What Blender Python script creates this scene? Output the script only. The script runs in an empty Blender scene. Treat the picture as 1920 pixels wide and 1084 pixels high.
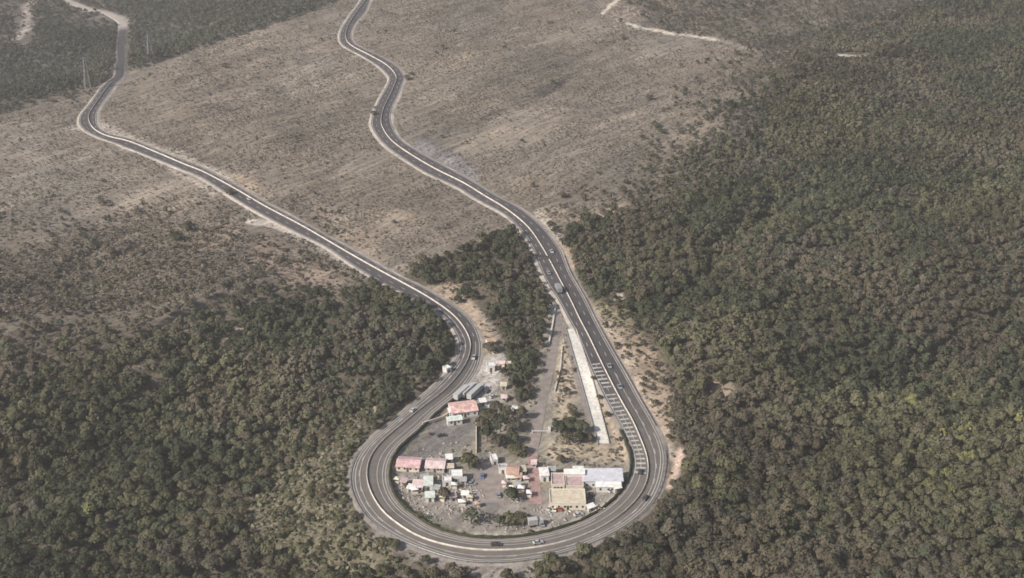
import bpy, bmesh, math, random
import numpy as np
from mathutils import Vector
rng = np.random.default_rng(7)
random.seed(7)
scene = bpy.context.scene
C = scene.collection

# ------------------------------------------------------------------ camera
CAM_H, PITCH, FPX = 336.0, math.radians(25.0), 2637.0
FW = np.array([0, math.cos(PITCH), -math.sin(PITCH)])
UP = np.array([0, math.sin(PITCH), math.cos(PITCH)])
cam = bpy.data.cameras.new('camera')
camo = bpy.data.objects.new('camera', cam); C.objects.link(camo)
camo.location = (0, 0, CAM_H); camo.rotation_euler = (math.pi/2 - PITCH, 0, 0)
cam.sensor_width = 36; cam.lens = 36 * FPX / 1920; cam.clip_end = 20000; cam.clip_start = 1
scene.camera = camo

def project(x, y, z):
    z = z - CAM_H
    f = y*FW[1] + z*FW[2]
    u = y*UP[1] + z*UP[2]
    f = np.where(f < 1, 1, f)
    return 960 + FPX*x/f, 542 - FPX*u/f, f

# ------------------------------------------------------------------ noise
_tab = rng.random((64, 256, 256)).astype(np.float32)
def vnoise(x, y, sc, seed):
    t = _tab[seed % 64]
    u = np.asarray(x, dtype=np.float64)/sc + 31.7; v = np.asarray(y, dtype=np.float64)/sc + 17.3
    iu = np.floor(u).astype(int); iv = np.floor(v).astype(int)
    fu = u-iu; fv = v-iv
    fu = fu*fu*(3-2*fu); fv = fv*fv*(3-2*fv)
    a = t[iu & 255, iv & 255]; b = t[(iu+1) & 255, iv & 255]
    c = t[iu & 255, (iv+1) & 255]; d = t[(iu+1) & 255, (iv+1) & 255]
    return (a*(1-fu)+b*fu)*(1-fv) + (c*(1-fu)+d*fu)*fv - 0.5
def fbm(x, y, sc, seed, octv=3):
    r = 0
    for k in range(octv): r = r + vnoise(x, y, sc/2**k, seed+k)/2**k
    return r
def sstep(a, b, x):
    t = np.clip((x-a)/(b-a), 0, 1); return t*t*(3-2*t)

# ------------------------------------------------------------------ terrain before the roads
def ray(px, py):
    dx = (np.asarray(px, float)-960)/FPX; dy = (np.asarray(py, float)-542)/FPX
    return np.stack([dx, FW[1]-dy*UP[1], FW[2]-dy*UP[2]], -1)
def hit(px, py, zf, it=14):
    r = ray(px, py); z = np.zeros(r.shape[:-1])
    for _ in range(it):
        t = (z-CAM_H)/r[..., 2]
        x = r[..., 0]*t; y = r[..., 1]*t
        z = 0.5*z + 0.5*zf(x, y)
    return x, y, z
_rp = ray(np.array([-100, 0, 170, 330, 470, 560, 640, 760]), np.array([243, 213, 165, 105, 62, 28, 3, -40]))
_t = -CAM_H/_rp[:, 2]; RX = _rp[:, 0]*_t; RY = _rp[:, 1]*_t
def ridge_beyond(x, y):
    return y - np.interp(x, RX, RY)
def N0(x, y):
    far = sstep(70, 260, np.hypot(x, y-560))
    z = 9*fbm(x, y, 270, 3, 3)*far
    b = ridge_beyond(x, y)*sstep(250, -100, x)
    z = z - 48*sstep(5, 300, b) + 20*sstep(500, 1500, b)
    return z

# ------------------------------------------------------------------ highway centre line and edges, traced on the ground
MED = [(715,-40),(700,-20),(686,0),(677,12),(656,42),(648,66),(656,84),(695,105),(727,124),(743,144),(740,159),(732,177),(719,204),(715,222),(716,237),(733,263),(768,289),(816,317),(870,344),(907,367),(950,393),(990,426),(1016,463),(1034,495),(1053,531),(1071,565),(1087,599),(1104,631),(1133.5,692),(1163,749),(1185,787),(1201,823),(1213,855),(1216,887),(1208,916),(1191,941),(1165,966),(1129,989),(1102,1002),(1069,1014),(1028,1024),(980,1031),(920,1033),(892,1032),(856,1027),(820,1019),(784,1007),(753,988),(719,961.5),(697,928),(688,900),(688,880),(693,860),(705,841),(723,822),(756,795),(789,767),(825,740),(853,712),(875,680),(883,651),(880,634),(866,609),(844,586),(802,557),(762,534.5),(716,510),(664,481),(612,450.5),(561,421),(496,387),(440,354),(380,322),(349,310),(290,285),(240,265),(203,256.5),(177,243),(167,228),(167,214),(178,197),(198,168),(213,150),(225,128),(227,100),(229,66),(231,49),(226,39),(199,23),(166,17),(133,4),(105,-8),(60,-30)]
OUT = [(725,-40),(710,-20),(695,0),(686,22),(667,44),(659,66),(667.6,83),(711,104),(744,124),(758,144),(754,159),(748,177),(735,204),(733,225),(748,258),(785,284),(833,310),(885,339),(922,362),(966.5,385),(990,401),(1016,424),(1034,445),(1052.5,471),(1065.5,507),(1081,533.6),(1097,562),(1112,593.5),(1139.4,645.6),(1169,696),(1198.4,749),(1225,796),(1242.7,831.6),(1247,867),(1241,893.6),(1235.5,916),(1222,943),(1199.6,965),(1170,988),(1110,1018),(1060,1036),(1000,1050),(940,1056),(892,1056),(849,1050),(808,1036),(774,1021),(741,1009),(719,997.5),(688,969),(666,935),(658,904),(661,875),(670,855),(695,824.5),(734,791),(764.5,764),(795,739),(830.7,706),(855.6,672),(862,650),(856,628),(843,607),(822,586),(788,566),(745,545),(700,522),(643.5,486),(612.5,463),(574,445),(509,412),(444.6,375.6),(380,334),(349,321),(267,288),(201.5,263),(166.6,248),(149,234),(151,215),(166,197),(188,166),(206,146),(219,124),(221,89),(223.6,66),(226,49)]
INN = [(705,-40),(690,-20),(677,0),(667,20),(646,44),(636.6,66),(642,84),(680,106),(708.5,124),(728.5,144),(727,159),(716,177),(703,204),(697.5,221),(698,240),(718.7,269),(752,295),(800,325),(855,350),(892,373),(920,388),(948,403),(974,429),(990,450),(1003,476),(1013.5,505),(1029,536),(1047,562),(1064,595),(1080,622),(1110,694),(1139.4,755),(1169,808),(1184,843),(1189,868),(1182,898),(1162,930),(1126,961),(1088,980),(1054,992),(992,1007),(920,1012),(892,1011),(856,1005),(817.5,993),(784,975),(757.5,955),(738,934),(727,906),(727,880),(737,850),(762,824),(792,798),(822,767.5),(847,748),(875,723),(897,687),(900,671),(900,640),(886,604),(857,578),(818,552),(784,533.6),(740,513),(716,499),(651,462),(594,433),(535,402),(470,369),(426,341),(380,314),(349,302),(290.6,279),(240,259),(201.5,250),(184,236),(182,215),(190,197),(208,173),(221.4,153),(231,133),(233.6,100),(234.7,66),(236,49)]

def spline(pts, step):
    P = np.asarray(pts, float)
    P = np.vstack([2*P[0]-P[1], P, 2*P[-1]-P[-2]])
    out = []
    for i in range(1, len(P)-2):
        p0, p1, p2, p3 = P[i-1:i+3]
        n = max(2, int(np.linalg.norm(p2[:2]-p1[:2])/0.7))
        t = (np.arange(n)/n)[:, None]
        out.append(0.5*((2*p1)+(-p0+p2)*t+(2*p0-5*p1+4*p2-p3)*t*t+(-p0+3*p1-3*p2+p3)*t**3))
    out.append(P[-2:-1]); A = np.vstack(out)
    d = np.r_[0, np.cumsum(np.hypot(*np.diff(A[:, :2], axis=0).T))]
    s = np.arange(0, d[-1], step)
    return np.stack([np.interp(s, d, A[:, k]) for k in range(A.shape[1])], -1)
def smooth(a, k):
    ker = np.hanning(2*k+3)[1:-1]; ker /= ker.sum()
    if a.ndim == 1:
        return np.convolve(np.pad(a, k, mode='edge'), ker, 'valid')
    return np.stack([smooth(a[:, i], k) for i in range(a.shape[1])], -1)
def ground_line(px):
    a = np.array(px, float); x, y, z = hit(a[:, 0], a[:, 1], N0)
    return np.stack([x, y], -1)
STEP = 2.0
PATH = spline(smooth(spline(ground_line(MED), STEP), 5), STEP)
def min_dist(P, Q):
    r = np.empty(len(P)); j = np.empty(len(P), int)
    for a in range(0, len(P), 4000):
        d = (P[a:a+4000, None, 0]-Q[None, :, 0])**2 + (P[a:a+4000, None, 1]-Q[None, :, 1])**2
        j[a:a+4000] = d.argmin(1); r[a:a+4000] = np.sqrt(d.min(1))
    return r, j
WO = min_dist(PATH, spline(ground_line(OUT), 1.0))[0]
WI = min_dist(PATH, spline(ground_line(INN), 1.0))[0]
_fx, _fy, _ = project(PATH[:, 0], PATH[:, 1], N0(PATH[:, 0], PATH[:, 1]))
_far = np.arange(len(PATH)) > int(((_fx-213)**2+(_fy-150)**2 + np.where(np.arange(len(PATH)) < len(PATH)*0.6, 1e9, 0)).argmin())
WO = smooth(np.where(_far, 3.4, np.clip(WO, 4.2, 10.5)), 9); WI = smooth(np.where(_far, 3.4, np.clip(WI, 4.2, 10.5)), 9)
RZ = smooth(N0(PATH[:, 0], PATH[:, 1]), 20)
TAN = np.gradient(PATH, axis=0); TAN /= np.linalg.norm(TAN, axis=1)[:, None]
TAN = smooth(TAN, 4); TAN /= np.linalg.norm(TAN, axis=1)[:, None]
NRM = np.stack([-TAN[:, 1], TAN[:, 0]], -1)          # towards the outer side of the loop
NP = len(PATH)
PPX, PPY, _ = project(PATH[:, 0], PATH[:, 1], RZ)
def near_index(px, py, lo=0, hi=None):
    d = (PPX-px)**2 + (PPY-py)**2
    if hi is None: hi = NP
    return lo + int(d[lo:hi].argmin())

def road_dist(x, y):
    x = np.asarray(x, float); sh = x.shape
    P = np.stack([x.ravel(), np.asarray(y, float).ravel()], -1)
    Q = PATH[::2]
    r, j = min_dist(P, Q); j = j*2
    side = ((P - PATH[j])*NRM[j]).sum(1)
    edge = np.where(side > 0, WO[j], WI[j])
    return (r-edge).reshape(sh), side.reshape(sh), j.reshape(sh)

def pip(px, py, poly):
    inside = np.zeros(px.shape, bool); n = len(poly)
    for i in range(n):
        x1, y1 = poly[i]; x2, y2 = poly[(i+1) % n]
        if y1 == y2: continue
        c = ((y1 > py) != (y2 > py)) & (px < (x2-x1)*(py-y1)/(y2-y1)+x1)
        inside ^= c
    return inside
BROWN = [(640,0),(470,62),(330,105),(170,165),(0,213),(-900,500),(-900,690),(0,600),(200,582),(330,562),(450,545),(520,505),(600,500),(660,520),(720,525),(790,500),(830,488),(900,452),(960,440),(1005,462),(1050,420),(1130,410),(1165,385),(1240,345),(1290,300),(1335,245),(1370,190),(1430,130),(1500,80),(1580,45),(1700,0),(1760,-200),(690,-200),(690,-20)]
GD = np.array([0.64, 0.77])
def terrain_full(x, y):
    x = np.asarray(x, float); y = np.asarray(y, float)
    d, side, j = road_dist(x, y)
    z = N0(x, y)
    away = sstep(12, 80, d)
    a = x*GD[0] + y*GD[1]; c = x*GD[1] - y*GD[0]
    z = z + away*(14*fbm(c, a*0.2, 80, 11, 3) + 2.6*fbm(c, a*0.25, 24, 16, 2) + 1.0*vnoise(x, y, 13, 15))
    gn = fbm(c + 14*vnoise(x, y, 60, 9), a*0.16, 95, 18, 2); _p, _q, _ = project(x, y, z); open_ = pip(_p, _q, BROWN); z = z - away*np.where(open_, 1.6, 7.5)*np.exp(-(gn/0.045)**2)*(0.4+0.6*sstep(-0.2, 0.3, vnoise(x, y, 170, 10)))
    gn = fbm(c + 8*vnoise(x, y, 40, 8), a*0.2, 42, 21, 2); z = z - away*2.6*np.exp(-(gn/0.06)**2)
    loop = sstep(640, 600, y)*sstep(60, 20, x)*(side > 0)
    z = z - 9*loop*sstep(3, 40, d)
    inn = sstep(650, 610, y)*sstep(110, 100, np.abs(x))*(side < 0)
    z = z - 1.3*inn*sstep(1.2, 4.5, d)
    t = sstep(1.5, 12, d)
    t = np.where((side < 0) & (y < 650) & (np.abs(x) < 110), sstep(1.0, 3.0, d), t)
    under = RZ[j] - 0.45
    return under*(1-t) + z*t

# grid, fine near the hairpin, stretching to the horizon
def axis(parts):
    out = []
    for a, b, s in parts: out.append(np.arange(a, b, s))
    return np.concatenate(out)
gx = np.concatenate([-np.geomspace(8000, 720, 14)[:-1], axis([(-720, -260, 5), (-260, 260, 1.7), (260, 720, 5)]), np.geomspace(720, 8000, 14)])
gy = np.concatenate([[-3000, -1200, -400, 0, 150, 250, 320], axis([(360, 430, 2.5), (430, 860, 1.7), (860, 1750, 4.5)]), np.geomspace(1750, 14000, 22)])
GX, GY = np.meshgrid(gx, gy, indexing='ij')
GZ = terrain_full(GX, GY)
def bil(A, x, y):
    i = np.clip(np.searchsorted(gx, x)-1, 0, len(gx)-2); j = np.clip(np.searchsorted(gy, y)-1, 0, len(gy)-2)
    u = (x-gx[i])/(gx[i+1]-gx[i]); v = (y-gy[j])/(gy[j+1]-gy[j])
    return (A[i, j]*(1-u)+A[i+1, j]*u)*(1-v) + (A[i, j+1]*(1-u)+A[i+1, j+1]*u)*v
def tz(x, y): return bil(GZ, np.asarray(x, float), np.asarray(y, float))
def at(px, py):
    x, y, z = hit(np.array([px], float), np.array([py], float), tz)
    return Vector((float(x[0]), float(y[0]), float(z[0])))

# ------------------------------------------------------------------ materials
def mat(name, col, rough=0.85, var=0.25, scale=0.6, bump=0.0, attr=None, spec=0.3, metal=0.0, detail=4.0, coords='Object', mul2=None, transl=0.0, rnd=0.0):
    m = bpy.data.materials.new(name); m.use_nodes = True
    nt = m.node_tree; N = nt.nodes; L = nt.links
    b = N['Principled BSDF']
    b.inputs['Roughness'].default_value = rough; b.inputs['Metallic'].default_value = metal
    b.inputs['Specular IOR Level'].default_value = spec
    tc = N.new('ShaderNodeTexCoord'); geo = N.new('ShaderNodeNewGeometry')
    src = geo.outputs['Position'] if coords == 'World' else tc.outputs['Object']
    if attr:
        a = N.new('ShaderNodeAttribute'); a.attribute_name = attr; base = a.outputs['Color']
        if col is not None:
            mm = N.new('ShaderNodeMix'); mm.data_type = 'RGBA'; mm.blend_type = 'MULTIPLY'; mm.inputs[0].default_value = 1
            L.new(base, mm.inputs[6]); mm.inputs[7].default_value = (*col, 1); base = mm.outputs[2]
    else:
        r = N.new('ShaderNodeRGB'); r.outputs[0].default_value = (*col, 1); base = r.outputs[0]
    if var:
        n = N.new('ShaderNodeTexNoise'); n.inputs['Scale'].default_value = scale; n.inputs['Detail'].default_value = detail
        L.new(src, n.inputs['Vector'])
        mr = N.new('ShaderNodeMapRange'); mr.inputs[1].default_value = 0.3; mr.inputs[2].default_value = 0.7
        mr.inputs[3].default_value = 1-var; mr.inputs[4].default_value = 1+var
        L.new(n.outputs[0], mr.inputs[0])
        mm = N.new('ShaderNodeMix'); mm.data_type = 'RGBA'; mm.blend_type = 'MULTIPLY'; mm.inputs[0].default_value = 1
        L.new(base, mm.inputs[6]); L.new(mr.outputs[0], mm.inputs[7]); base = mm.outputs[2]
        if bump:
            bp = N.new('ShaderNodeBump'); bp.inputs['Strength'].default_value = bump; bp.inputs['Distance'].default_value = 0.5
            L.new(n.outputs[0], bp.inputs['Height']); L.new(bp.outputs[0], b.inputs['Normal'])
    if rnd:
        oi = N.new('ShaderNodeObjectInfo'); mr = N.new('ShaderNodeMapRange')
        mr.inputs[3].default_value = 1-rnd; mr.inputs[4].default_value = 1+rnd
        L.new(oi.outputs['Random'], mr.inputs[0])
        mm = N.new('ShaderNodeMix'); mm.data_type = 'RGBA'; mm.blend_type = 'MULTIPLY'; mm.inputs[0].default_value = 1
        L.new(base, mm.inputs[6]); L.new(mr.outputs[0], mm.inputs[7]); base = mm.outputs[2]
    L.new(base, b.inputs['Base Color'])
    if transl:
        tr = N.new('ShaderNodeBsdfTranslucent'); mx = N.new('ShaderNodeMixShader'); mx.inputs[0].default_value = transl
        L.new(base, tr.inputs[0]); L.new(b.outputs[0], mx.inputs[1]); L.new(tr.outputs[0], mx.inputs[2])
        L.new(mx.outputs[0], N['Material Output'].inputs[0])
    return m

def ground_material():
    m = bpy.data.materials.new('hillside_ground'); m.use_nodes = True
    nt = m.node_tree; N = nt.nodes; L = nt.links; b = N['Principled BSDF']
    b.inputs['Roughness'].default_value = 0.95; b.inputs['Specular IOR Level'].default_value = 0.1
    a = N.new('ShaderNodeAttribute'); a.attribute_name = 'soil'
    geo = N.new('ShaderNodeNewGeometry')
    def noise(scale, detail, rough=0.6, stretch=None):
        n = N.new('ShaderNodeTexNoise'); n.inputs['Scale'].default_value = scale; n.inputs['Detail'].default_value = detail
        n.inputs['Roughness'].default_value = rough
        if stretch:
            mp = N.new('ShaderNodeMapping'); mp.vector_type = 'TEXTURE'
            mp.inputs['Rotation'].default_value = (0, 0, math.radians(stretch[1])); mp.inputs['Scale'].default_value = (stretch[0], 1, 1)
            L.new(geo.outputs['Position'], mp.inputs['Vector']); L.new(mp.outputs[0], n.inputs['Vector'])
        else: L.new(geo.outputs['Position'], n.inputs['Vector'])
        return n.outputs[0]
    def mul(base, fac, lo, hi, f0=0.3, f1=0.7):
        mr = N.new('ShaderNodeMapRange'); mr.inputs[1].default_value = f0; mr.inputs[2].default_value = f1
        mr.inputs[3].default_value = lo; mr.inputs[4].default_value = hi; L.new(fac, mr.inputs[0])
        mm = N.new('ShaderNodeMix'); mm.data_type = 'RGBA'; mm.blend_type = 'MULTIPLY'; mm.inputs[0].default_value = 1
        L.new(base, mm.inputs[6]); L.new(mr.outputs[0], mm.inputs[7]); return mm.outputs[2]
    base = a.outputs['Color']
    n1 = noise(0.45, 5, 0.65); n2 = noise(0.03, 4); n3 = noise(0.30, 3, 0.55, (7, 50)); n4 = noise(0.12, 2, 0.5, (6, 48))
    base = mul(base, n1, 0.72, 1.28); base = mul(base, n2, 0.85, 1.15); base = mul(base, n3, 0.72, 1.28); base = mul(base, n4, 0.86, 1.14)
    L.new(base, b.inputs['Base Color'])
    bp = N.new('ShaderNodeBump'); bp.inputs['Strength'].default_value = 0.6; bp.inputs['Distance'].default_value = 1.2
    L.new(n1, bp.inputs['Height'])
    b2 = N.new('ShaderNodeBump'); b2.inputs['Strength'].default_value = 0.7; b2.inputs['Distance'].default_value = 1.6
    L.new(n3, b2.inputs['Height']); L.new(bp.outputs[0], b2.inputs['Normal']); L.new(b2.outputs[0], b.inputs['Normal'])
    return m

M = dict(
    ground=ground_material(),
    asphalt=mat('worn_asphalt', None, 0.8, 0.12, 0.25, attr='tone', coords='World'),
    shoulder=mat('pale_shoulder', None, 0.9, 0.25, 0.25, attr='tone', coords='World'),
    line=mat('road_paint', (0.48, 0.46, 0.425), 0.7, 0.18, 0.3, coords='World'),
    concrete=mat('pale_concrete', (0.52, 0.48, 0.425), 0.85, 0.25, 0.4, coords='World'),
    graywall=mat('grey_concrete', (0.25, 0.24, 0.23), 0.9, 0.2, 0.4, coords='World'),
    gravel=mat('pale_gravel', (0.62, 0.59, 0.53), 0.95, 0.24, 0.7, coords='World'),
    oldroad=mat('old_asphalt', (0.245, 0.208, 0.188), 0.9, 0.2, 0.3, coords='World'),
    brickpath=mat('red_paving', (0.32, 0.215, 0.195), 0.9, 0.25, 0.6, coords='World'),
    steel=mat('galvanised_steel', (0.33, 0.335, 0.34), 0.5, 0.1, 1.0, metal=0.6),
    darksteel=mat('dark_sign_back', (0.07, 0.06, 0.055), 0.7, 0.1, 1.0),
    hedge=mat('hedge_leaves', (0.035, 0.036, 0.02), 0.9, 0.4, 0.8, coords='World'),
    bark=mat('bark', (0.10, 0.08, 0.062), 0.95, 0.3, 3.0),
    leaf_far=mat('forest_leaves', None, 0.9, 0.0, attr='tint', spec=0.15, transl=0.28),
    scrub=mat('scrub_leaves', None, 0.95, 0.0, attr='tint', spec=0.1, transl=0.35),
    white=mat('white_paint', (0.58, 0.57, 0.55), 0.6, 0.08, 0.8),
    cream=mat('cream_render', (0.60, 0.54, 0.44), 0.8, 0.1, 0.6),
    grayw=mat('grey_render', (0.40, 0.385, 0.37), 0.85, 0.12, 0.6),
    glass=mat('dark_glass', (0.03, 0.035, 0.04), 0.2, 0.0, spec=0.6),
    tyre=mat('tyre_rubber', (0.02, 0.02, 0.02), 0.9, 0.0),
    doorp=mat('dark_door', (0.09, 0.075, 0.065), 0.7, 0.1, 1.0),
)
def roofmat(name, col, var=0.12): return mat(name, col, 0.8, var*1.9, 0.55, coords='World', detail=8.0)
R = dict(
    pink=roofmat('pink_roof_sheet', (0.58, 0.39, 0.385), 0.16), palepink=roofmat('pale_pink_roof', (0.60, 0.48, 0.46)),
    rose=roofmat('faded_rose_roof', (0.42, 0.31, 0.30)), lav=roofmat('lavender_white_roof', (0.53, 0.53, 0.57), 0.08),
    white=roofmat('white_roof', (0.68, 0.66, 0.63), 0.10), yellow=roofmat('cream_yellow_roof', (0.53, 0.465, 0.36), 0.11),
    terra=roofmat('terracotta_roof', (0.42, 0.285, 0.22)), gray=roofmat('grey_roof', (0.33, 0.33, 0.33)),
    palegreen=roofmat('pale_green_roof', (0.55, 0.60, 0.55)), redpale=roofmat('mottled_red_roof', (0.60, 0.41, 0.37), 0.2),
)
CARP = dict(white=(0.42, 0.42, 0.41), silver=(0.25, 0.255, 0.26), dark=(0.05, 0.05, 0.055), red=(0.35, 0.05, 0.045), blue=(0.10, 0.16, 0.28), cream=(0.6, 0.55, 0.42))
CARM = {k: mat(k+'_car_paint', v, 0.35, 0.05, 1.0, spec=0.5) for k, v in CARP.items()}

# ------------------------------------------------------------------ object helpers
def tag(o, label=None, cat=None, group=None, kind=None):
    if label: o['label'] = label
    if cat: o['category'] = cat
    if group: o['group'] = group
    if kind: o['kind'] = kind
    return o
def link(name, me, parent=None, m=None):
    o = bpy.data.objects.new(name, me); C.objects.link(o)
    if parent is not None: o.parent = parent
    if m is not None: me.materials.append(m)
    return o
def empty(name, loc, rz, label, cat, group=None):
    o = bpy.data.objects.new(name, None); C.objects.link(o); o.location = loc; o.rotation_euler = (0, 0, rz)
    o.empty_display_size = 1
    return tag(o, label, cat, group)
def np_mesh(name, V, F, attr=None, cols=None, smooth_=False):
    """V (n,3), F (m,k) all faces the same size"""
    me = bpy.data.meshes.new(name)
    V = np.ascontiguousarray(V, dtype=np.float32); F = np.ascontiguousarray(F, dtype=np.int32)
    me.vertices.add(len(V)); me.vertices.foreach_set('co', V.ravel())
    k = F.shape[1]
    me.loops.add(F.size); me.loops.foreach_set('vertex_index', F.ravel())
    me.polygons.add(len(F)); me.polygons.foreach_set('loop_start', np.arange(0, F.size, k, dtype=np.int32))
    if smooth_: me.polygons.foreach_set('use_smooth', np.ones(len(F), dtype=bool))
    if attr:
        ca = me.attributes.new(attr, 'FLOAT_COLOR', 'POINT')
        col = np.ones((len(V), 4), np.float32); col[:, :3] = cols
        ca.data.foreach_set('color', col.ravel())
    me.update(calc_edges=True)
    return me
class MB:
    """collects boxes and prisms into one mesh"""
    def __init__(s): s.v = []; s.f = []
    def add(s, vs, fs):
        o = len(s.v); s.v += [tuple(v) for v in vs]; s.f += [tuple(i+o for i in f) for f in fs]; return s
    def box(s, x0, x1, y0, y1, z0, z1, tx=0.0, ty=0.0):
        vs = [(x0,y0,z0),(x1,y0,z0),(x1,y1,z0),(x0,y1,z0),(x0+tx,y0+ty,z1),(x1-tx,y0+ty,z1),(x1-tx,y1-ty,z1),(x0+tx,y1-ty,z1)]
        return s.add(vs, [(3,2,1,0),(4,5,6,7),(0,1,5,4),(1,2,6,5),(2,3,7,6),(3,0,4,7)])
    def beam(s, p, q, r, r2=None, n=4):
        p = Vector(p); q = Vector(q); d = (q-p).normalized(); r2 = r if r2 is None else r2
        u = d.cross(Vector((0,0,1)));  u = Vector((1,0,0)) if u.length < 1e-4 else u.normalized()
        w = d.cross(u); vs = []
        for c, rr in ((p, r), (q, r2)):
            for k in range(n):
                a = 2*math.pi*(k+0.5)/n; vs.append(c + u*(rr*math.cos(a)) + w*(rr*math.sin(a)))
        fs = [(k, (k+1) % n, n+(k+1) % n, n+k) for k in range(n)] + [tuple(range(n))[::-1], tuple(range(n, 2*n))]
        return s.add(vs, fs)
    def cyl_y(s, cx, cz, r, y0, y1, n=12):
        vs = [(cx+r*math.cos(2*math.pi*k/n), y, cz+r*math.sin(2*math.pi*k/n)) for y in (y0, y1) for k in range(n)]
        return s.add(vs, [(k, (k+1) % n, n+(k+1) % n, n+k) for k in range(n)] + [tuple(range(n))[::-1], tuple(range(n, 2*n))])
    def poly_y(s, prof, y0, y1):
        n = len(prof); vs = [(x, y0, z) for x, z in prof] + [(x, y1, z) for x, z in prof]
        return s.add(vs, [(k, (k+1) % n, n+(k+1) % n, n+k) for k in range(n)] + [tuple(range(n))[::-1], tuple(range(n, 2*n))])
    def mesh(s, name):
        me = bpy.data.meshes.new(name); me.from_pydata(s.v, [], s.f)
        bm = bmesh.new(); bm.from_mesh(me); bmesh.ops.recalc_face_normals(bm, faces=bm.faces); bm.to_mesh(me); bm.free()
        return me
    def build(s, name, m, parent=None): return link(name, s.mesh(name), parent, m)

def sweep(i0, i1, prof, closed=False, attr=None, cols=None, base=None, step=1):
    """prof: list of (offset array or number, z); swept along the highway from sample i0 to i1"""
    idx = np.arange(i0, i1, step); n = len(idx); rows = []
    for off, z in prof:
        o = off[idx] if isinstance(off, np.ndarray) else np.full(n, float(off))
        zz = z[idx] if isinstance(z, np.ndarray) else z
        p = PATH[idx] + NRM[idx]*o[:, None]
        rows.append(np.stack([p[:, 0], p[:, 1], RZ[idx]+zz], -1))
    k = len(rows); V = np.stack(rows, 1).reshape(-1, 3)
    a = np.arange(n-1)[:, None]*k
    pairs = [(j, (j+1) % k) for j in range(k if closed else k-1)]
    F = np.concatenate([np.stack([a[:, 0]+p, a[:, 0]+q, a[:, 0]+k+q, a[:, 0]+k+p], -1) for p, q in pairs])
    F = F[:, ::-1]
    cc = None
    if cols is not None: cc = np.repeat(cols[idx][:, None, :], k, 1).reshape(-1, 3)
    return V, F, cc
def join(parts):
    V = []; F = []; Cc = []; o = 0
    for v, f, c in parts:
        V.append(v); F.append(f+o); o += len(v)
        if c is not None: Cc.append(c)
    return np.concatenate(V), np.concatenate(F), (np.concatenate(Cc) if Cc else None)

# ------------------------------------------------------------------ land cover (what grows where), on the ground
def stroke(px, py, pts, w, soft=0.6):
    best = np.full(px.shape, 1e9)
    for (x1, y1), (x2, y2) in zip(pts[:-1], pts[1:]):
        dx, dy = x2-x1, y2-y1
        t = np.clip(((px-x1)*dx+(py-y1)*dy)/(dx*dx+dy*dy), 0, 1)
        best = np.minimum(best, np.hypot(px-x1-t*dx, py-y1-t*dy))
    return 1-sstep(w*(1-soft), w*(1+soft), best)
BEYOND = [(640,0),(470,62),(330,105),(170,165),(0,213),(-900,500),(-900,-200),(700,-200),(700,-20)]
UPSCRUB = [(1140,-100),(1165,20),(1230,50),(1350,75),(1450,110),(1500,80),(1580,45),(1700,0),(1750,-100)]
LEFTSCRUB = [(-900,500),(0,340),(120,330),(260,360),(430,420),(480,450),(640,500),(600,500),(520,505),(450,545),(330,562),(200,582),(0,600),(-900,690)]
LOOPCLEAR = [(800,537),(850,532),(905,585),(945,640),(950,690),(965,740),(975,765),(985,740),(1004,680),(1018,620),(1030,565),(1050,575),(1110,699),(1189,868),(1162,930),(1088,980),(920,1012),(784,975),(727,900),(757,828),(847,748),(897,690),(902,640),(886,604),(818,552)]
GROVE_A = [(900,790),(925,765),(975,765),(990,775),(978,820),(972,850),(930,848),(897,830)]
GROVE_B = [(1040,792),(1085,785),(1112,826),(1045,832)]
TANSIDE = [(1100,560),(1140,568),(1195,612),(1240,672),(1262,760),(1262,830),(1292,840),(1275,905),(1245,905),(1250,860),(1225,796),(1139,645)]
GRASS = [(760,755),(700,775),(640,820),(580,865),(505,890),(455,960),(470,1040),(600,1084),(760,1070),(690,1000),(655,940),(650,880)]

def warp(x, y, px, py, amp=1.0):
    f = np.clip(1.0, 0, 1)
    return px + amp*(46*fbm(x, y, 45, 20, 3)), py + amp*(26*fbm(x, y, 45, 25, 3))

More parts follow.
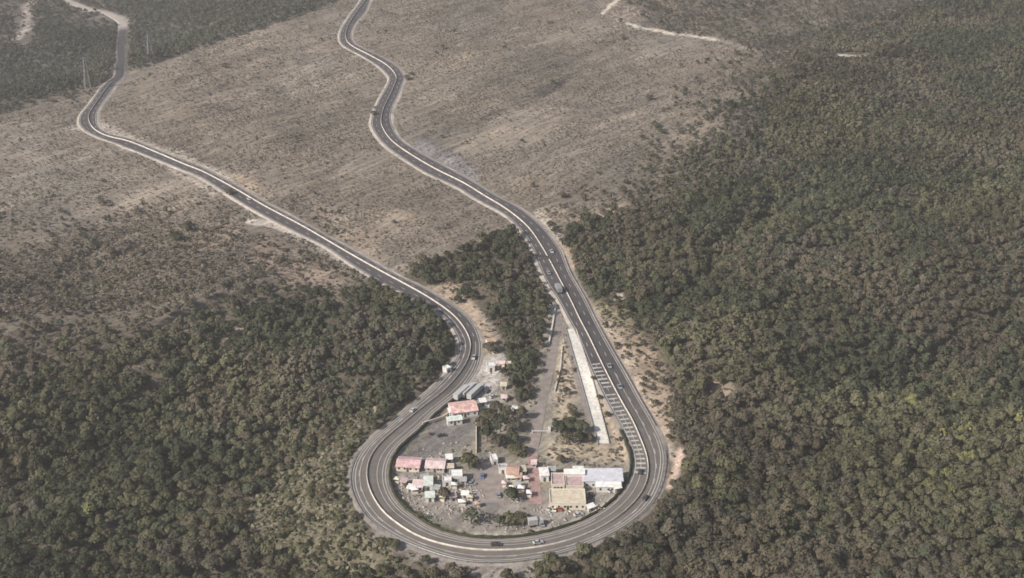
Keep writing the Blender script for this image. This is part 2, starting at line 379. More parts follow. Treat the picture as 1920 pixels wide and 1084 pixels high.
def soft_brown(px, wx, wy):
    IN = lambda a, b: pip(wx+a, wy+b, BROWN) | pip(wx+a, wy+b, BEYOND)
    fr = np.mean([IN(o, 0) for o in (-90, -45, 0, 45, 90)], axis=0); fl = np.mean([IN(0, o) for o in (-60, -30, 0, 30)], axis=0)
    return np.where(px > 1000, fr, np.where(px < 700, fl, IN(0, 0).astype(float)))
def soil_colors(x, y, z):
    px, py, _ = project(x, y, z)
    wx, wy = warp(x, y, px, py)
    n = x.shape
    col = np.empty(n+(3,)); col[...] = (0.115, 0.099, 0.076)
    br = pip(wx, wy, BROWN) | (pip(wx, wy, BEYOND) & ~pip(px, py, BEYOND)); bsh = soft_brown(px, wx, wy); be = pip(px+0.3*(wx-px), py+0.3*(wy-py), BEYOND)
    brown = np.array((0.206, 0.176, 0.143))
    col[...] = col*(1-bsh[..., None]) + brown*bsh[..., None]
    big = fbm(x, y, 130, 30, 3)[..., None]
    warmn = fbm(x, y, 60, 34, 3)[..., None]
    m = br[..., None]
    col = np.where(m, col*(1+0.28*big), col); rl = x*GD[1]-y*GD[0]; al = x*GD[0]+y*GD[1]
    col = np.where(m, col*(1+0.22*fbm(rl, al*0.16, 18, 37, 3)[..., None]), col)
    col = np.where(m, col*(1+warmn*np.array((0.16, 0.10, 0.04))), col)
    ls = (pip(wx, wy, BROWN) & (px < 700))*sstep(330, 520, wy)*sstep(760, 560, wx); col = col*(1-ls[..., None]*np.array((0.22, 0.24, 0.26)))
    us = pip(wx, wy, UPSCRUB)[..., None]; col = np.where(us, col*0.8, col)
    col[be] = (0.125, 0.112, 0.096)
    ins = pip(px, py, LOOPCLEAR)
    col[ins] = (0.25, 0.225, 0.185)
    def st(pts, w, c, s=1.0, soft=0.6, warpf=0.35):
        nonlocal col
        f = s*stroke(px+warpf*(wx-px), py+warpf*(wy-py), pts, w, soft)
        f = np.clip(f, 0, 1)[..., None]
        col = col*(1-f) + np.array(c)*f
    TANC = (0.40, 0.315, 0.235); PALE = (0.50, 0.44, 0.37); YARD = (0.185, 0.172, 0.163); PYARD = (0.42, 0.39, 0.36); STRAW = (0.45, 0.37, 0.27)
    # lower platform of the loop
    st([(760,900),(800,850),(870,810)], 26, YARD, 0.95); st([(830,810),(885,800)], 20, YARD, 0.95); st([(770,925),(860,960),(1000,965),(1100,945)], 34, (0.255,0.23,0.208), 0.9); st([(800,985),(860,1000),(920,1004),(1000,1000),(1050,988),(1110,960),(1160,925)], 7, (0.42,0.40,0.34), 0.8); st([(745,925),(775,962),(830,990),(880,1003)], 6, (0.17,0.175,0.09), 0.8); st([(765,905),(840,925),(880,930)], 16, (0.40,0.37,0.33), 0.6)
    st([(912,880),(922,930)], 24, (0.21,0.20,0.188), 1.0, 0.3); st([(925,700),(912,760)], 18, PYARD, 1.0, 0.4); st([(935,665),(900,700)], 14, PYARD, 0.9)
    st([(800,555),(850,552),(885,585),(915,625),(925,650)], 13, TANC, 0.9)
    st([(850,537),(835,545)], 10, TANC, 0.9)
    st([(1060,650),(1070,720),(1062,780)], 16, STRAW, 0.8); st([(1045,850),(1110,845),(1160,850)], 16, STRAW, 0.9); st([(1115,690),(1150,780),(1170,850)], 9, TANC, 0.9)
    st([(1040,570),(1045,600)], 8, PALE, 0.8)
    # strip beside the right carriageway
    st([(1005,395),(1040,435),(1060,480),(1085,530),(1100,570)], 9, PALE, 0.75); st([(1062,470),(1072,500)], 10, TANC, 0.9)
    st([(1105,570),(1140,625),(1180,685),(1215,750),(1240,800),(1252,850)], 11, PALE, 0.85)
    st([(1145,605),(1190,670),(1225,740),(1250,800)], 30, TANC, 0.75); st([(1180,640),(1230,690)], 14, (0.34,0.26,0.19), 0.7); st([(1130,575),(1165,600)], 14, (0.24,0.22,0.13), 0.7)
    st([(1275,845),(1264,880),(1250,905)], 8, (0.55,0.42,0.34), 1.0)
    st([(1340,725),(1365,750)], 16, TANC, 0.75); st([(1690,712),(1720,706)], 5, PALE, 0.8); st([(1142,556),(1168,556)], 7, PALE, 1.0, 0.3)
    st([(1165,395),(1100,412),(1060,405),(1020,395)], 12, (0.33,0.26,0.20), 0.7)
    # left road sides
    st([(225,270),(290,296),(345,330),(400,365)], 5, PALE, 0.7); st([(185,232),(230,255),(300,280),(340,292),(400,318),(440,340)], 6, PALE, 0.75)
    st([(445,335),(475,352)], 14, TANC, 0.7); st([(590,395),(640,420),(680,455),(700,470)], 16, (0.36,0.29,0.225), 0.65)
    st([(457,418),(500,420),(545,432)], 5, PALE, 0.9, 0.3); st([(460,400),(500,408),(560,440),(620,470),(645,490)], 7, (0.42,0.37,0.31), 0.8)
    st([(130,240),(150,240)], 5, PALE, 0.8); st([(500,470),(560,520),(610,530)], 30, (0.33,0.25,0.20), 0.55); st([(380,450),(430,440)], 22, (0.32,0.245,0.19), 0.5)
    st([(425,628),(455,612)], 8, TANC, 0.95); st([(410,655),(425,645)], 7, TANC, 0.95)
    # grey rock cut above the right road, dark gullies, trails
    st([(790,275),(840,295),(890,330)], 14, (0.235,0.22,0.225), 0.85); st([(765,258),(800,262),(870,300)], 6, (0.15,0.135,0.12), 0.6)
    for gxp, gyp in ((505,372),(520,378),(535,385),(548,393)): st([(gxp,gyp+8),(gxp+20,gyp-8)], 3.2, (0.11,0.10,0.09), 0.8)
    st([(1158,38),(1200,52),(1280,65),(1355,76)], 2.3, (0.56,0.50,0.42), 0.95, 0.3, 0.0); st([(1130,25),(1145,10),(1170,-8)], 3.2, PALE, 0.9, 0.3, 0.0); st([(1560,103),(1625,108)], 2.6, (0.6,0.54,0.46), 0.9, 0.3, 0.0); st([(1355,76),(1420,95),(1480,98)], 2.2, PALE, 0.25, 0.3, 0.0); st([(1625,108),(1700,116)], 3, PALE, 0.2)
    st([(1150,30),(1200,20),(1160,45)], 12, (0.33,0.27,0.22), 0.6)
    st([(1100,245),(1160,222),(1200,205)], 4, (0.32,0.27,0.21), 0.5); st([(985,90),(1060,60),(1130,35)], 5, (0.30,0.25,0.2), 0.5)
    # far side of the ridge
    st([(29,78),(45,50),(60,10)], 6, (0.46,0.40,0.36), 0.9); st([(236,60),(234,40),(199,24),(166,18),(133,4),(118,-4)], 4.5, (0.42,0.37,0.33), 0.9)
    st([(60,40),(60,0)], 14, (0.2,0.165,0.145), 0.5); st([(170,40),(200,30)], 14, (0.18,0.15,0.13), 0.5)
    st([(95,195),(130,185),(165,170)], 14, (0.2,0.165,0.14), 0.6)
    # olive bank under the hairpin
    g = pip(wx, wy, GRASS)[..., None]; col = np.where(g, col*0.25+0.75*np.array((0.165,0.150,0.104)), col)
    # outer foot of the hairpin
    st([(700,1000),(780,1040),(860,1066),(960,1066)], 11, (0.27,0.24,0.215), 0.8); st([(900,1085),(990,1065)], 20, (0.30,0.27,0.24), 0.7)
    return col

V = np.stack([GX, GY, GZ], -1).reshape(-1, 3)
nx, ny = GX.shape
ii = np.arange(nx*ny).reshape(nx, ny)
F = np.stack([ii[:-1, :-1], ii[1:, :-1], ii[1:, 1:], ii[:-1, 1:]], -1).reshape(-1, 4)
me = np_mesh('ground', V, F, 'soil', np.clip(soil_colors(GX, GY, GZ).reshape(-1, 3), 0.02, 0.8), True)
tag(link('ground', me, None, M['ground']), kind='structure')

# ------------------------------------------------------------------ highway
iA, iB, iC, iD = near_index(1133, 692), near_index(1213, 855), near_index(690, 890), near_index(880, 640, near_index(690, 890))
S = np.arange(NP)
loopm = sstep(iA, iB, S.astype(float))*sstep(iD+20, iD-70, S.astype(float))
farm = sstep(near_index(198, 168)-20, near_index(198, 168)+40, S.astype(float))
tone = np.empty((NP, 3))
dark = np.array((0.080, 0.072, 0.073)); lite = np.array((0.155, 0.137, 0.122)); far_t = np.array((0.060, 0.056, 0.062))
tone[:] = dark; tone = tone*(1-loopm[:, None]) + lite*loopm[:, None]; tone = tone*(1-farm[:, None]) + far_t*farm[:, None]
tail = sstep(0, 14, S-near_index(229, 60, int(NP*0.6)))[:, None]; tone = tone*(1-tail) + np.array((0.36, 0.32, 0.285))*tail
k = max(4, 5)
parts = []
fr_ = [(-1.0,1.12),(-0.86,1.04),(-0.80,0.90),(-0.66,1.02),(-0.58,0.90),(-0.50,1.06),(-0.42,0.88),(-0.26,1.02),(-0.16,0.90),(-0.06,1.10),(0.06,1.10),(0.16,0.90),(0.26,1.02),(0.42,0.88),(0.50,1.06),(0.58,0.90),(0.66,1.02),(0.80,0.90),(0.86,1.04),(1.0,1.12)]
offs = [((WI if f < 0 else WO)*f, 0.08*(1-abs(f))) for f, g in fr_]
V, F, cc = sweep(0, NP, offs, attr='tone', cols=tone)
wear = 1+0.16*vnoise(np.arange(NP)*STEP, np.zeros(NP), 37, 46)+0.10*vnoise(np.arange(NP)*STEP, np.zeros(NP), 9, 47)
cv = cc.reshape(-1, len(offs), 3)*np.array([g for f, g in fr_])[None, :, None]*wear[:, None, None]
patch_ = (vnoise(np.arange(NP)*STEP, np.zeros(NP), 22, 48) > 0.27); cv[patch_, 11:19] *= 0.84; patch_ = (vnoise(np.arange(NP)*STEP, np.zeros(NP), 17, 49) > 0.28); cv[patch_, 2:9] *= 0.86
hw = link('highway', np_mesh('highway', V, F, 'tone', cv.reshape(-1, 3), False), None, M['asphalt']); tag(hw, kind='structure')
# shoulders: concrete gutters and gravel verges of uneven width
u = np.arange(NP)*STEP
vi = 1.0 + 1.5*(vnoise(u, u*0, 26, 40)+0.5) + 0.5*(vnoise(u, u*0, 5, 41)+0.5)
vo = 1.0 + 1.6*(vnoise(u, u*0, 31, 42)+0.5) + 0.5*(vnoise(u, u*0, 5, 43)+0.5)
st_c = np.array((0.38, 0.335, 0.29)); st_l = np.array((0.235, 0.21, 0.185)); st_f = np.array((0.13, 0.12, 0.115))
sc = np.empty((NP, 3)); sc[:] = st_c
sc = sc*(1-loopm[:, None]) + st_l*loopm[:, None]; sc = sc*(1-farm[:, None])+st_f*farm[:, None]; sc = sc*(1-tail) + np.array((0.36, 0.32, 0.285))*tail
sc_i = sc*(0.82+0.45*(vnoise(u, u*0, 18, 44)+0.5))[:, None]; sc_o = sc*(0.82+0.45*(vnoise(u, u*0, 18, 45)+0.5))[:, None]
p1 = sweep(0, NP, [(-WI-vi, -0.42), (-WI-0.9, -0.06), (-WI, -0.03)], cols=sc_i)
p2 = sweep(0, NP, [(WO, -0.03), (WO+0.9, -0.06), (WO+vo, -0.42)], cols=sc_o)
V, F, cc = join([p1, p2])
tag(link('road_shoulder', np_mesh('road_shoulder', V, F, 'tone', cc), None, M['shoulder']), kind='structure')
# painted lines
pl = []; bars = []
def line(off, w, i0=0, i1=NP, zo=0.012, mid=0.0):
    z = (0.08 + mid)
    pl.append(sweep(i0, i1, [(off-w/2, z), (off+w/2, z)]))
iF = near_index(206, 146)
line(-WI+0.75, 0.26, 0, iF, mid=-0.05); line(WO-0.75, 0.26, 0, iF, mid=-0.05)
for i in range(0, iF-4, 6):
    pl.append(sweep(i, i+3, [(-WI*0.5-0.12, 0.062), (-WI*0.5+0.12, 0.062)])); pl.append(sweep(i, i+3, [(WO*0.5-0.12, 0.062), (WO*0.5+0.12, 0.062)]))
line(-WI*0.5-0.0*WI, 0.22, iB-20, iD, mid=0.0); line(WO*0.45, 0.22, iB-40, iD+20, mid=0.0); line(WO-1.9, 0.3, iB-10, iC+60, mid=-0.04); line(-WI+2.0, 0.28, iB+30, iC+60, mid=-0.04)
# speed-reduction bars across the inner carriageway before the bend
iS, iE = near_index(1128, 682), near_index(1216, 890)
for i in range(iS, iE, 2):
    idx = np.array([i, i])
    a0 = PATH[i] - NRM[i]*(WI[i]-0.9); a1 = PATH[i] - NRM[i]*1.1; tn = TAN[i]*0.72; z = RZ[i]+0.10
    if random.random() < 0.05: continue
    tn = tn*random.uniform(0.75, 1.15); a0 = a0 + NRM[i]*random.uniform(-0.15, 0.5)
    Vb = np.array([[*(a0-tn), z-0.03], [*(a1-tn), z], [*(a1+tn), z], [*(a0+tn), z-0.03]])
    bars.append((Vb, np.array([[3, 2, 1, 0]]), None))
V, F, _ = join([(a, b, None) for a, b, c in pl])
rm = link('road_markings', np_mesh('road_markings', V, F), hw, M['line'])

V, F, _ = join(bars); link('speed_bars', np_mesh('speed_bars', V, F), hw, mat('worn_bar_paint', (0.40, 0.385, 0.355), 0.8, 0.35, 0.5, coords='World', detail=8.0))
# median barrier
iM = near_index(206, 146)
def barrier(name, i0, i1, off, w, h, m, label, cat, step=2):
    prof = [(off-w/2, 0.02), (off-w*0.28, h*0.4), (off-w*0.2, h), (off+w*0.2, h), (off+w*0.28, h*0.4), (off+w/2, 0.02)]
    V, F, _ = sweep(i0, i1, prof, closed=True, step=step)
    o = link(name, np_mesh(name, V, F), None, m); return tag(o, label, cat)
barrier('median_barrier', 4, iM, 0.0, 0.55, 0.85, M['concrete'], 'long pale concrete barrier down the middle of the looping highway', 'road barrier')
# inner hedge / wall round the loop
def hedge_strip(name, i0, i1, off, w, h, label, cat, seed):
    idx = np.arange(i0, i1); n = len(idx); r = np.random.default_rng(seed)
    V = []; F = []
    prof = [(-0.5, 0), (-0.55, 0.55), (-0.3, 1.0), (0.3, 1.0), (0.55, 0.55), (0.5, 0)]
    kk = len(prof)
    for t, i in enumerate(idx):
        base = PATH[i] + NRM[i]*off[i]
        for (a, b) in prof:
            j1, j2 = r.normal(0, 0.10), r.normal(0, 0.14)
            p = base + NRM[i]*((a+j1)*w)
            V.append((p[0], p[1], RZ[i]-0.6+(h+0.6)*max(0, b+(j2 if b > 0 else 0))))
    a = (np.arange(n-1)*kk)[:, None]
    F = np.concatenate([np.stack([a[:, 0]+p, a[:, 0]+p+1, a[:, 0]+kk+p+1, a[:, 0]+kk+p], -1) for p in range(kk-1)])
    # leafy tufts on the hedge faces
    o = link(name, np_mesh(name, np.array(V), F[:, ::-1]), None, M['hedge']); return tag(o, label, cat)
i1 = near_index(1186, 868); i2 = near_index(885, 690, iC)
hedge_strip('hedge', i1-14, i2-10, -WI-1.2, 1.1, 1.0, 'dark clipped hedge following the inner edge of the hairpin', 'hedge', 4)

# guardrails: outer edge of the hairpin and of the right carriageway
postm = MB().box(-0.09, 0.09, -0.09, 0.09, -0.4, 0.82).mesh('post'); postm.materials.append(M['steel'])
def guardrail(i0, i1, off, label, every):
    mid = (i0+i1)//2
    root = empty('guardrail', (PATH[mid, 0], PATH[mid, 1], RZ[mid]), 0, label, 'guardrail')
    V, F, _ = sweep(i0, i1, [(off-0.05, 0.45), (off-0.11, 0.54), (off-0.05, 0.62), (off-0.11, 0.70), (off-0.05, 0.80), (off+0.04, 0.80), (off+0.04, 0.45)], closed=True, step=2)
    V = V - np.array([PATH[mid, 0], PATH[mid, 1], RZ[mid]])
    link('rail', np_mesh('rail', V, F), root, M['steel'])
    for i in range(i0, i1, every):
        p = PATH[i] + NRM[i]*(off[i]+0.14)
        o = link('post', postm, root); o.location = (p[0]-PATH[mid, 0], p[1]-PATH[mid, 1], RZ[i]-RZ[mid])
    return root
guardrail(near_index(1240, 840), near_index(690, 830, iC-40), WO+0.35, 'grey steel guardrail round the outer edge of the hairpin', 2)
guardrail(near_index(1050, 470), near_index(1225, 796), WO+0.35, 'grey steel guardrail beside tan verge on the straight right road', 2)

# ------------------------------------------------------------------ ribbons of paving laid on the ground
def ribbon(name, left, right, m, zo=0.12, parent=None, kind='structure', n=40, k=4):
    def rs(p):
        p = np.array(p, float); d = np.r_[0, np.cumsum(np.hypot(*np.diff(p, axis=0).T))]; t = np.linspace(0, d[-1], n)
        return np.stack([np.interp(t, d, p[:, 0]), np.interp(t, d, p[:, 1])], -1)
    a, b = rs(left), rs(right)
    ax, ay, az = hit(a[:, 0], a[:, 1], tz); bx, by, bz = hit(b[:, 0], b[:, 1], tz)
    t = np.linspace(0, 1, k)[None, :]
    x = ax[:, None]*(1-t)+bx[:, None]*t; y = ay[:, None]*(1-t)+by[:, None]*t
    z = np.maximum(tz(x, y), smooth(tz(x, y), 3)) + zo
    V = np.stack([x, y, z], -1).reshape(-1, 3); i = np.arange(n*k).reshape(n, k)
    F = np.stack([i[:-1, :-1], i[:-1, 1:], i[1:, 1:], i[1:, :-1]], -1).reshape(-1, 4)
    # make the sheet face upwards
    v = V.reshape(n, k, 3); nr = np.cross(v[0, 1]-v[0, 0], v[1, 0]-v[0, 0])
    if nr[2] < 0: F = F[:, ::-1]
    o = link(name, np_mesh(name, V, F), parent, m)
    if parent is None: tag(o, kind=kind)
    return o, V.reshape(n, k, 3)
def wall_line(name, pts, w, h, m, label, cat, zb=-0.5):
    """a low wall along pixel points: rectangular section following the ground"""
    P = []
    for (x1, y1), (x2, y2) in zip(pts[:-1], pts[1:]):
        for t in np.linspace(0, 1, 9)[:-1]: P.append(at(x1+(x2-x1)*t, y1+(y2-y1)*t))
    P.append(at(*pts[-1])); V = []
    for i, p in enumerate(P):
        d = (P[min(i+1, len(P)-1)]-P[max(i-1, 0)]); d.z = 0; d.normalize(); nn = Vector((-d.y, d.x, 0))*(w/2)
        V += [p-nn+Vector((0,0,zb)), p+nn+Vector((0,0,zb)), p+nn+Vector((0,0,h)), p-nn+Vector((0,0,h))]
    mb = MB(); F = []
    for i in range(len(P)-1):
        for j in range(4): F.append((i*4+j, i*4+(j+1) % 4, i*4+4+(j+1) % 4, i*4+4+j))
    F += [(0, 1, 2, 3), tuple(range(len(P)*4-4, len(P)*4))]
    mb.add(V, F); o = mb.build(name, m); return tag(o, label, cat)

ribbon('old_ramp_road', [(1045,588),(1036,640),(1022,690),(1006,760),(994,810),(985,850)], [(1055,597),(1048,640),(1040,690),(1024,760),(1016,810),(1007,850)], M['oldroad'], 0.10)
ribbon('red_path', [(988,851),(990,900),(994,946)], [(1008,851),(1012,900),(1017,946)], M['brickpath'], 0.10)
ribbon('service_path', [(1050,612),(1078,710),(1100,790)], [(1058,612),(1085,710),(1108,790)], M['oldroad'], 0.14)
ribbon('escape_lane', [(1061,618),(1087,706),(1122,833)], [(1079,618),(1108,706),(1141,833)], M['gravel'], 0.40, n=60)
ribbon('yard_paving', [(893,866),(892,905),(896,944)], [(941,866),(944,905),(947,944)], M['oldroad'], 0.08)
wall_line('escape_lane_wall', [(1060,616),(1086,706),(1121,834)], 0.4, 0.95, M['graywall'], 'low grey wall along left side of the pale gravel escape lane', 'wall')
wall_line('escape_lane_wall', [(1080,618),(1109,706),(1142,833)], 0.4, 0.75, M['concrete'], 'pale low wall between gravel escape lane and striped carriageway', 'wall')
wall_line('ramp_wall', [(1041,578),(1035,615),(1029,645)], 0.9, 0.9, M['concrete'], 'cream retaining wall left of the top of the old ramp road', 'wall')
wall_line('ramp_wall', [(1054,650),(1051,690),(1040,735)], 0.6, 0.8, M['concrete'], 'pale low wall along right side of the old ramp road', 'wall')
wall_line('yard_wall', [(893,792),(893,850)], 0.35, 1.8, M['cream'], 'cream yard wall between grey lot and grove of trees', 'wall')
wall_line('yard_wall', [(792,797),(830,785),(845,775)], 0.5, 1.4, M['cream'], 'cream boundary wall beside mottled red roofed building', 'wall')

# ------------------------------------------------------------------ buildings
def roof_at(px, py, h):
    x, y, z = hit(np.array([px], float), np.array([py], float), lambda a, b: tz(a, b)+h)
    return Vector((float(x[0]), float(y[0]), float(z[0]-h)))
def building(name, px, py, w, d, h, rot, roof, wall, label, cat, style='gable', wins=2, door=True, group=None):
    p = roof_at(px, py, h); root = empty(name, p, math.radians(rot), label, cat, group)
    MB().box(-w/2, w/2, -d/2, d/2, -0.8, h).build('wall', wall, root)
    r = MB(); e = 0.35
    if style == 'gable':
        rise = 0.16*d
        r.poly_y([(-d/2-e, h-0.02), (0, h+rise), (d/2+e, h-0.02), (d/2+e, h+0.14), (0, h+rise+0.16), (-d/2-e, h+0.14)], -w/2-e, w/2+e)
        r.v = [(y, x, z) for x, y, z in r.v]
        g = MB(); g.poly_y([(-d/2+0.01, h), (d/2-0.01, h), (0, h+rise-0.01)], -w/2+0.03, w/2-0.03); g.v = [(y, x, z) for x, y, z in g.v]
        g.build('gable', wall, root)
        nrib = max(4, int(w/1.1))
        for i in range(nrib):                                    # raised seams of the sheet roof
            x = -w/2 + (i+0.5)*w/nrib
            for s in (-1, 1): r.beam((x, s*(d/2+e-0.05), h+0.17), (x, s*0.1, h+rise+0.18), 0.05)
    elif style == 'shed':
        r.add([(-w/2-e, -d/2-e, h+0.02), (w/2+e, -d/2-e, h+0.02), (w/2+e, d/2+e, h+0.75), (-w/2-e, d/2+e, h+0.75),
               (-w/2-e, -d/2-e, h+0.18), (w/2+e, -d/2-e, h+0.18), (w/2+e, d/2+e, h+0.91), (-w/2-e, d/2+e, h+0.91)],
              [(3,2,1,0),(4,5,6,7),(0,1,5,4),(1,2,6,5),(2,3,7,6),(3,0,4,7)])
        n = max(4, int(w/1.2))
        for i in range(n):
            x = -w/2 + (i+0.5)*w/n; r.beam((x, -d/2-e+0.05, h+0.2), (x, d/2+e-0.05, h+0.93), 0.06)
    else:                                                       # flat with parapet
        r.box(-w/2+0.26, w/2-0.26, -d/2+0.26, d/2-0.26, h+0.01, h+0.1)
        pr = MB()
        pr.box(-w/2-0.05, w/2+0.05, -d/2-0.05, -d/2+0.25, h+0.005, h+0.5); pr.box(-w/2-0.05, w/2+0.05, d/2-0.25, d/2+0.05, h+0.005, h+0.5)
        pr.box(-w/2-0.05, -w/2+0.25, -d/2+0.252, d/2-0.252, h+0.005, h+0.497); pr.box(w/2-0.25, w/2+0.05, -d/2+0.252, d/2-0.252, h+0.005, h+0.497)
        pr.build('parapet', wall, root)
    r.build('roof', roof, root)
    if door: MB().box(-0.55, 0.55, -d/2-0.06, -d/2+0.05, 0, 2.1).build('door', M['doorp'], root)
    for i in range(wins):
        x = (i+0.5)*w/wins - w/2
        if door and abs(x) < 1.2: x = 1.5
        if abs(x) + 0.5 < w/2:
            MB().box(x-0.45, x+0.45, -d/2-0.05, -d/2+0.05, 1.1, 2.1).build('window', M['glass'], root)
    return root

B = building
B('shed_building', 767, 867, 10.2, 8.4, 2.3, -6, R['pink'], M['cream'], 'low building with bright pink sheet roof in the left of the yard', 'building', wins=4)
B('shed_building', 817, 869, 8.4, 8.0, 2.2, -4, R['palepink'], M['grayw'], 'low building with pale pink roof right of the bright pink one', 'building', wins=3)
B('flat_house', 855, 888, 5.6, 5.2, 3.2, 3, R['white'], M['white'], 'white flat roofed block beside the dark olive tree', 'building', 'flat')
B('flat_house', 838, 899, 4.0, 3.4, 2.6, 3, R['white'], M['white'], 'small white annex at lower left of the white block', 'building', 'flat', wins=1)
B('kiosk', 784, 908, 4.6, 4.6, 2.5, -8, R['palepink'], M['grayw'], 'small pinkish roofed kiosk below the pink roofed buildings', 'kiosk', 'shed', wins=1)
B('kiosk', 803, 903, 3.6, 6.0, 2.8, 2, R['palegreen'], M['white'], 'pale green roofed kiosk right of the pinkish roofed one', 'kiosk', 'shed', wins=1)
B('kiosk', 806, 929, 3.6, 3.4, 2.4, 4, R['palegreen'], M['white'], 'smallest pale green kiosk, lower than the other green one', 'kiosk', 'shed', wins=1)
B('kiosk', 926, 858, 2.8, 5.0, 2.7, 12, R['white'], M['white'], 'narrow white kiosk at the top of the paved lot', 'kiosk', 'flat', wins=0)
B('kiosk', 943, 875, 3.8, 3.4, 2.8, 0, R['gray'], M['white'], 'white kiosk with grey flat roof right of paved lot', 'kiosk', 'flat', wins=1)
B('terracotta_house', 962, 881, 5.0, 7.4, 3.2, -5, R['terra'], M['cream'], 'house with terracotta roof left of the red path', 'house')
B('kiosk', 1020, 886, 3.6, 5.2, 3.0, 6, R['white'], M['white'], 'white shed right of the red path near market halls', 'kiosk', 'shed', wins=1)
B('market_hall', 1046, 899, 5.6, 9.4, 2.9, 0, R['rose'], M['cream'], 'left half of the rose roofed market halls', 'market hall', 'flat', wins=2)
B('market_hall', 1077, 903, 7.6, 8.2, 3.0, 0, R['rose'], M['cream'], 'right half of the rose roofed market halls below white strip roof', 'market hall', 'flat', wins=3)
B('market_hall', 1077, 886, 8.6, 2.6, 4.2, 0, R['white'], M['white'], 'long narrow white roofed hall behind the rose roofs', 'market hall', 'shed', wins=3)
B('warehouse', 1130, 892, 17.0, 8.8, 3.5, 0, R['lav'], M['white'], 'largest white shed with lavender sheet roof at right of yard', 'warehouse', 'shed', wins=6)
B('warehouse_annex', 1141, 910, 10.5, 2.6, 2.8, 0, R['white'], M['white'], 'white lean-to in front of the lavender roofed warehouse', 'annex', 'shed', wins=3)
B('flat_hall', 1064, 931, 15.2, 10.8, 3.2, 0, R['yellow'], M['cream'], 'big hall with cream yellow flat roof at the front of yard', 'hall', 'flat', wins=6)
B('roadside_restaurant', 868, 763, 12.4, 10.0, 2.9, 14, R['redpale'], M['white'], 'white walled building with mottled red roof inside left road curve', 'building', wins=4)
B('restaurant_annex', 852, 786, 7.0, 2.6, 2.6, 14, R['palegreen'], M['white'], 'pale green roofed porch in front of mottled red roofed building', 'annex', 'shed', wins=2)
B('small_house', 920, 684, 3.8, 3.8, 3.0, 5, R['white'], M['white'], 'brightest white hut at the top of the pale dirt yard', 'house', 'flat', wins=1)
B('small_house', 939, 679, 4.0, 3.2, 2.8, -6, R['palepink'], M['cream'], 'pinkish roofed hut between two white huts', 'house', wins=1)
B('small_house', 955, 681, 2.7, 2.7, 2.6, 0, R['white'], M['cream'], 'smallest pale hut beside forest edge above dirt yard', 'house', 'flat', wins=0)
B('small_house', 920, 638, 4.2, 4.4, 2.8, 20, R['terra'], M['cream'], 'hut with terracotta roof beside inner road bend', 'house', wins=1)
B('small_house', 838, 689, 3.0, 3.4, 2.6, 40, R['white'], M['white'], 'white hut left of the road at the forest edge', 'house', 'flat', wins=1)
B('small_house', 968, 765, 4.2, 2.8, 2.5, -25, R['white'], M['grayw'], 'white roofed hut among trees left of the ramp road', 'house', wins=1)

# market stalls: four poles and a canopy
def stall(px, py, w, d, rot, roof, label):
    p = at(px, py); root = empty('market_stall', p, math.radians(rot), label, 'stall', 'market stalls in the yard')
    h = 2.3
    for sx in (-1, 1):
        for sy in (-1, 1):
            MB().beam((sx*(w/2-0.1), sy*(d/2-0.1), -0.3), (sx*(w/2-0.1), sy*(d/2-0.1), h+0.05), 0.06).build('pole', M['steel'], root)
    c = MB(); c.add([(-w/2, -d/2, h), (w/2, -d/2, h), (w/2, d/2, h), (-w/2, d/2, h), (0, 0, h+0.7), (-w/2, -d/2, h-0.2), (w/2, -d/2, h-0.2), (w/2, d/2, h-0.2), (-w/2, d/2, h-0.2)],
                    [(0,1,4),(1,2,4),(2,3,4),(3,0,4),(5,6,1,0),(6,7,2,1),(7,8,3,2),(8,5,0,3)])
    c.build('canopy', roof, root)
    MB().box(-w/2+0.3, w/2-0.3, -d/2+0.15, -d/2+0.8, 0, 0.9).build('counter', M['cream'], root)
for a in [(778,924,3,2.6,10,R['white'],'white stall left of the small green kiosk'), (830,938,2.6,2.4,-15,R['yellow'],'yellow stall left of the brown bush'),
          (866,947,3.4,2.6,8,R['white'],'white stall above the dark round tree'), (881,938,3,2.4,-6,R['yellow'],'yellow stall above right of the dark round tree'),
          (895,951,2.4,2.2,20,R['terra'],'terracotta coloured stall beside the paved lot'), (963,902,2.6,2.6,5,R['yellow'],'yellow stall below the terracotta roofed house'),
          (961,921,3,2.6,0,R['white'],'white stall between paved lot and red path'), (977,921,3.2,2.4,-8,R['white'],'white stall nearest the left edge of red path'),
          (986,903,2.6,2.8,12,R['palepink'],'pale pink stall at left edge of red path'), (992,930,2.4,3,0,R['white'],'lowest white stall at left edge of red path'),
          (945,912,2.2,2.4,-4,R['palepink'],'pale pink stall at right edge of the paved lot'), (852,915,2.8,2.4,0,R['palegreen'],'pale green stall below the white block'),
          (745,905,2.6,2.2,-20,R['yellow'],'yellow stall near the hedge left of the kiosks')]:
    stall(*a)

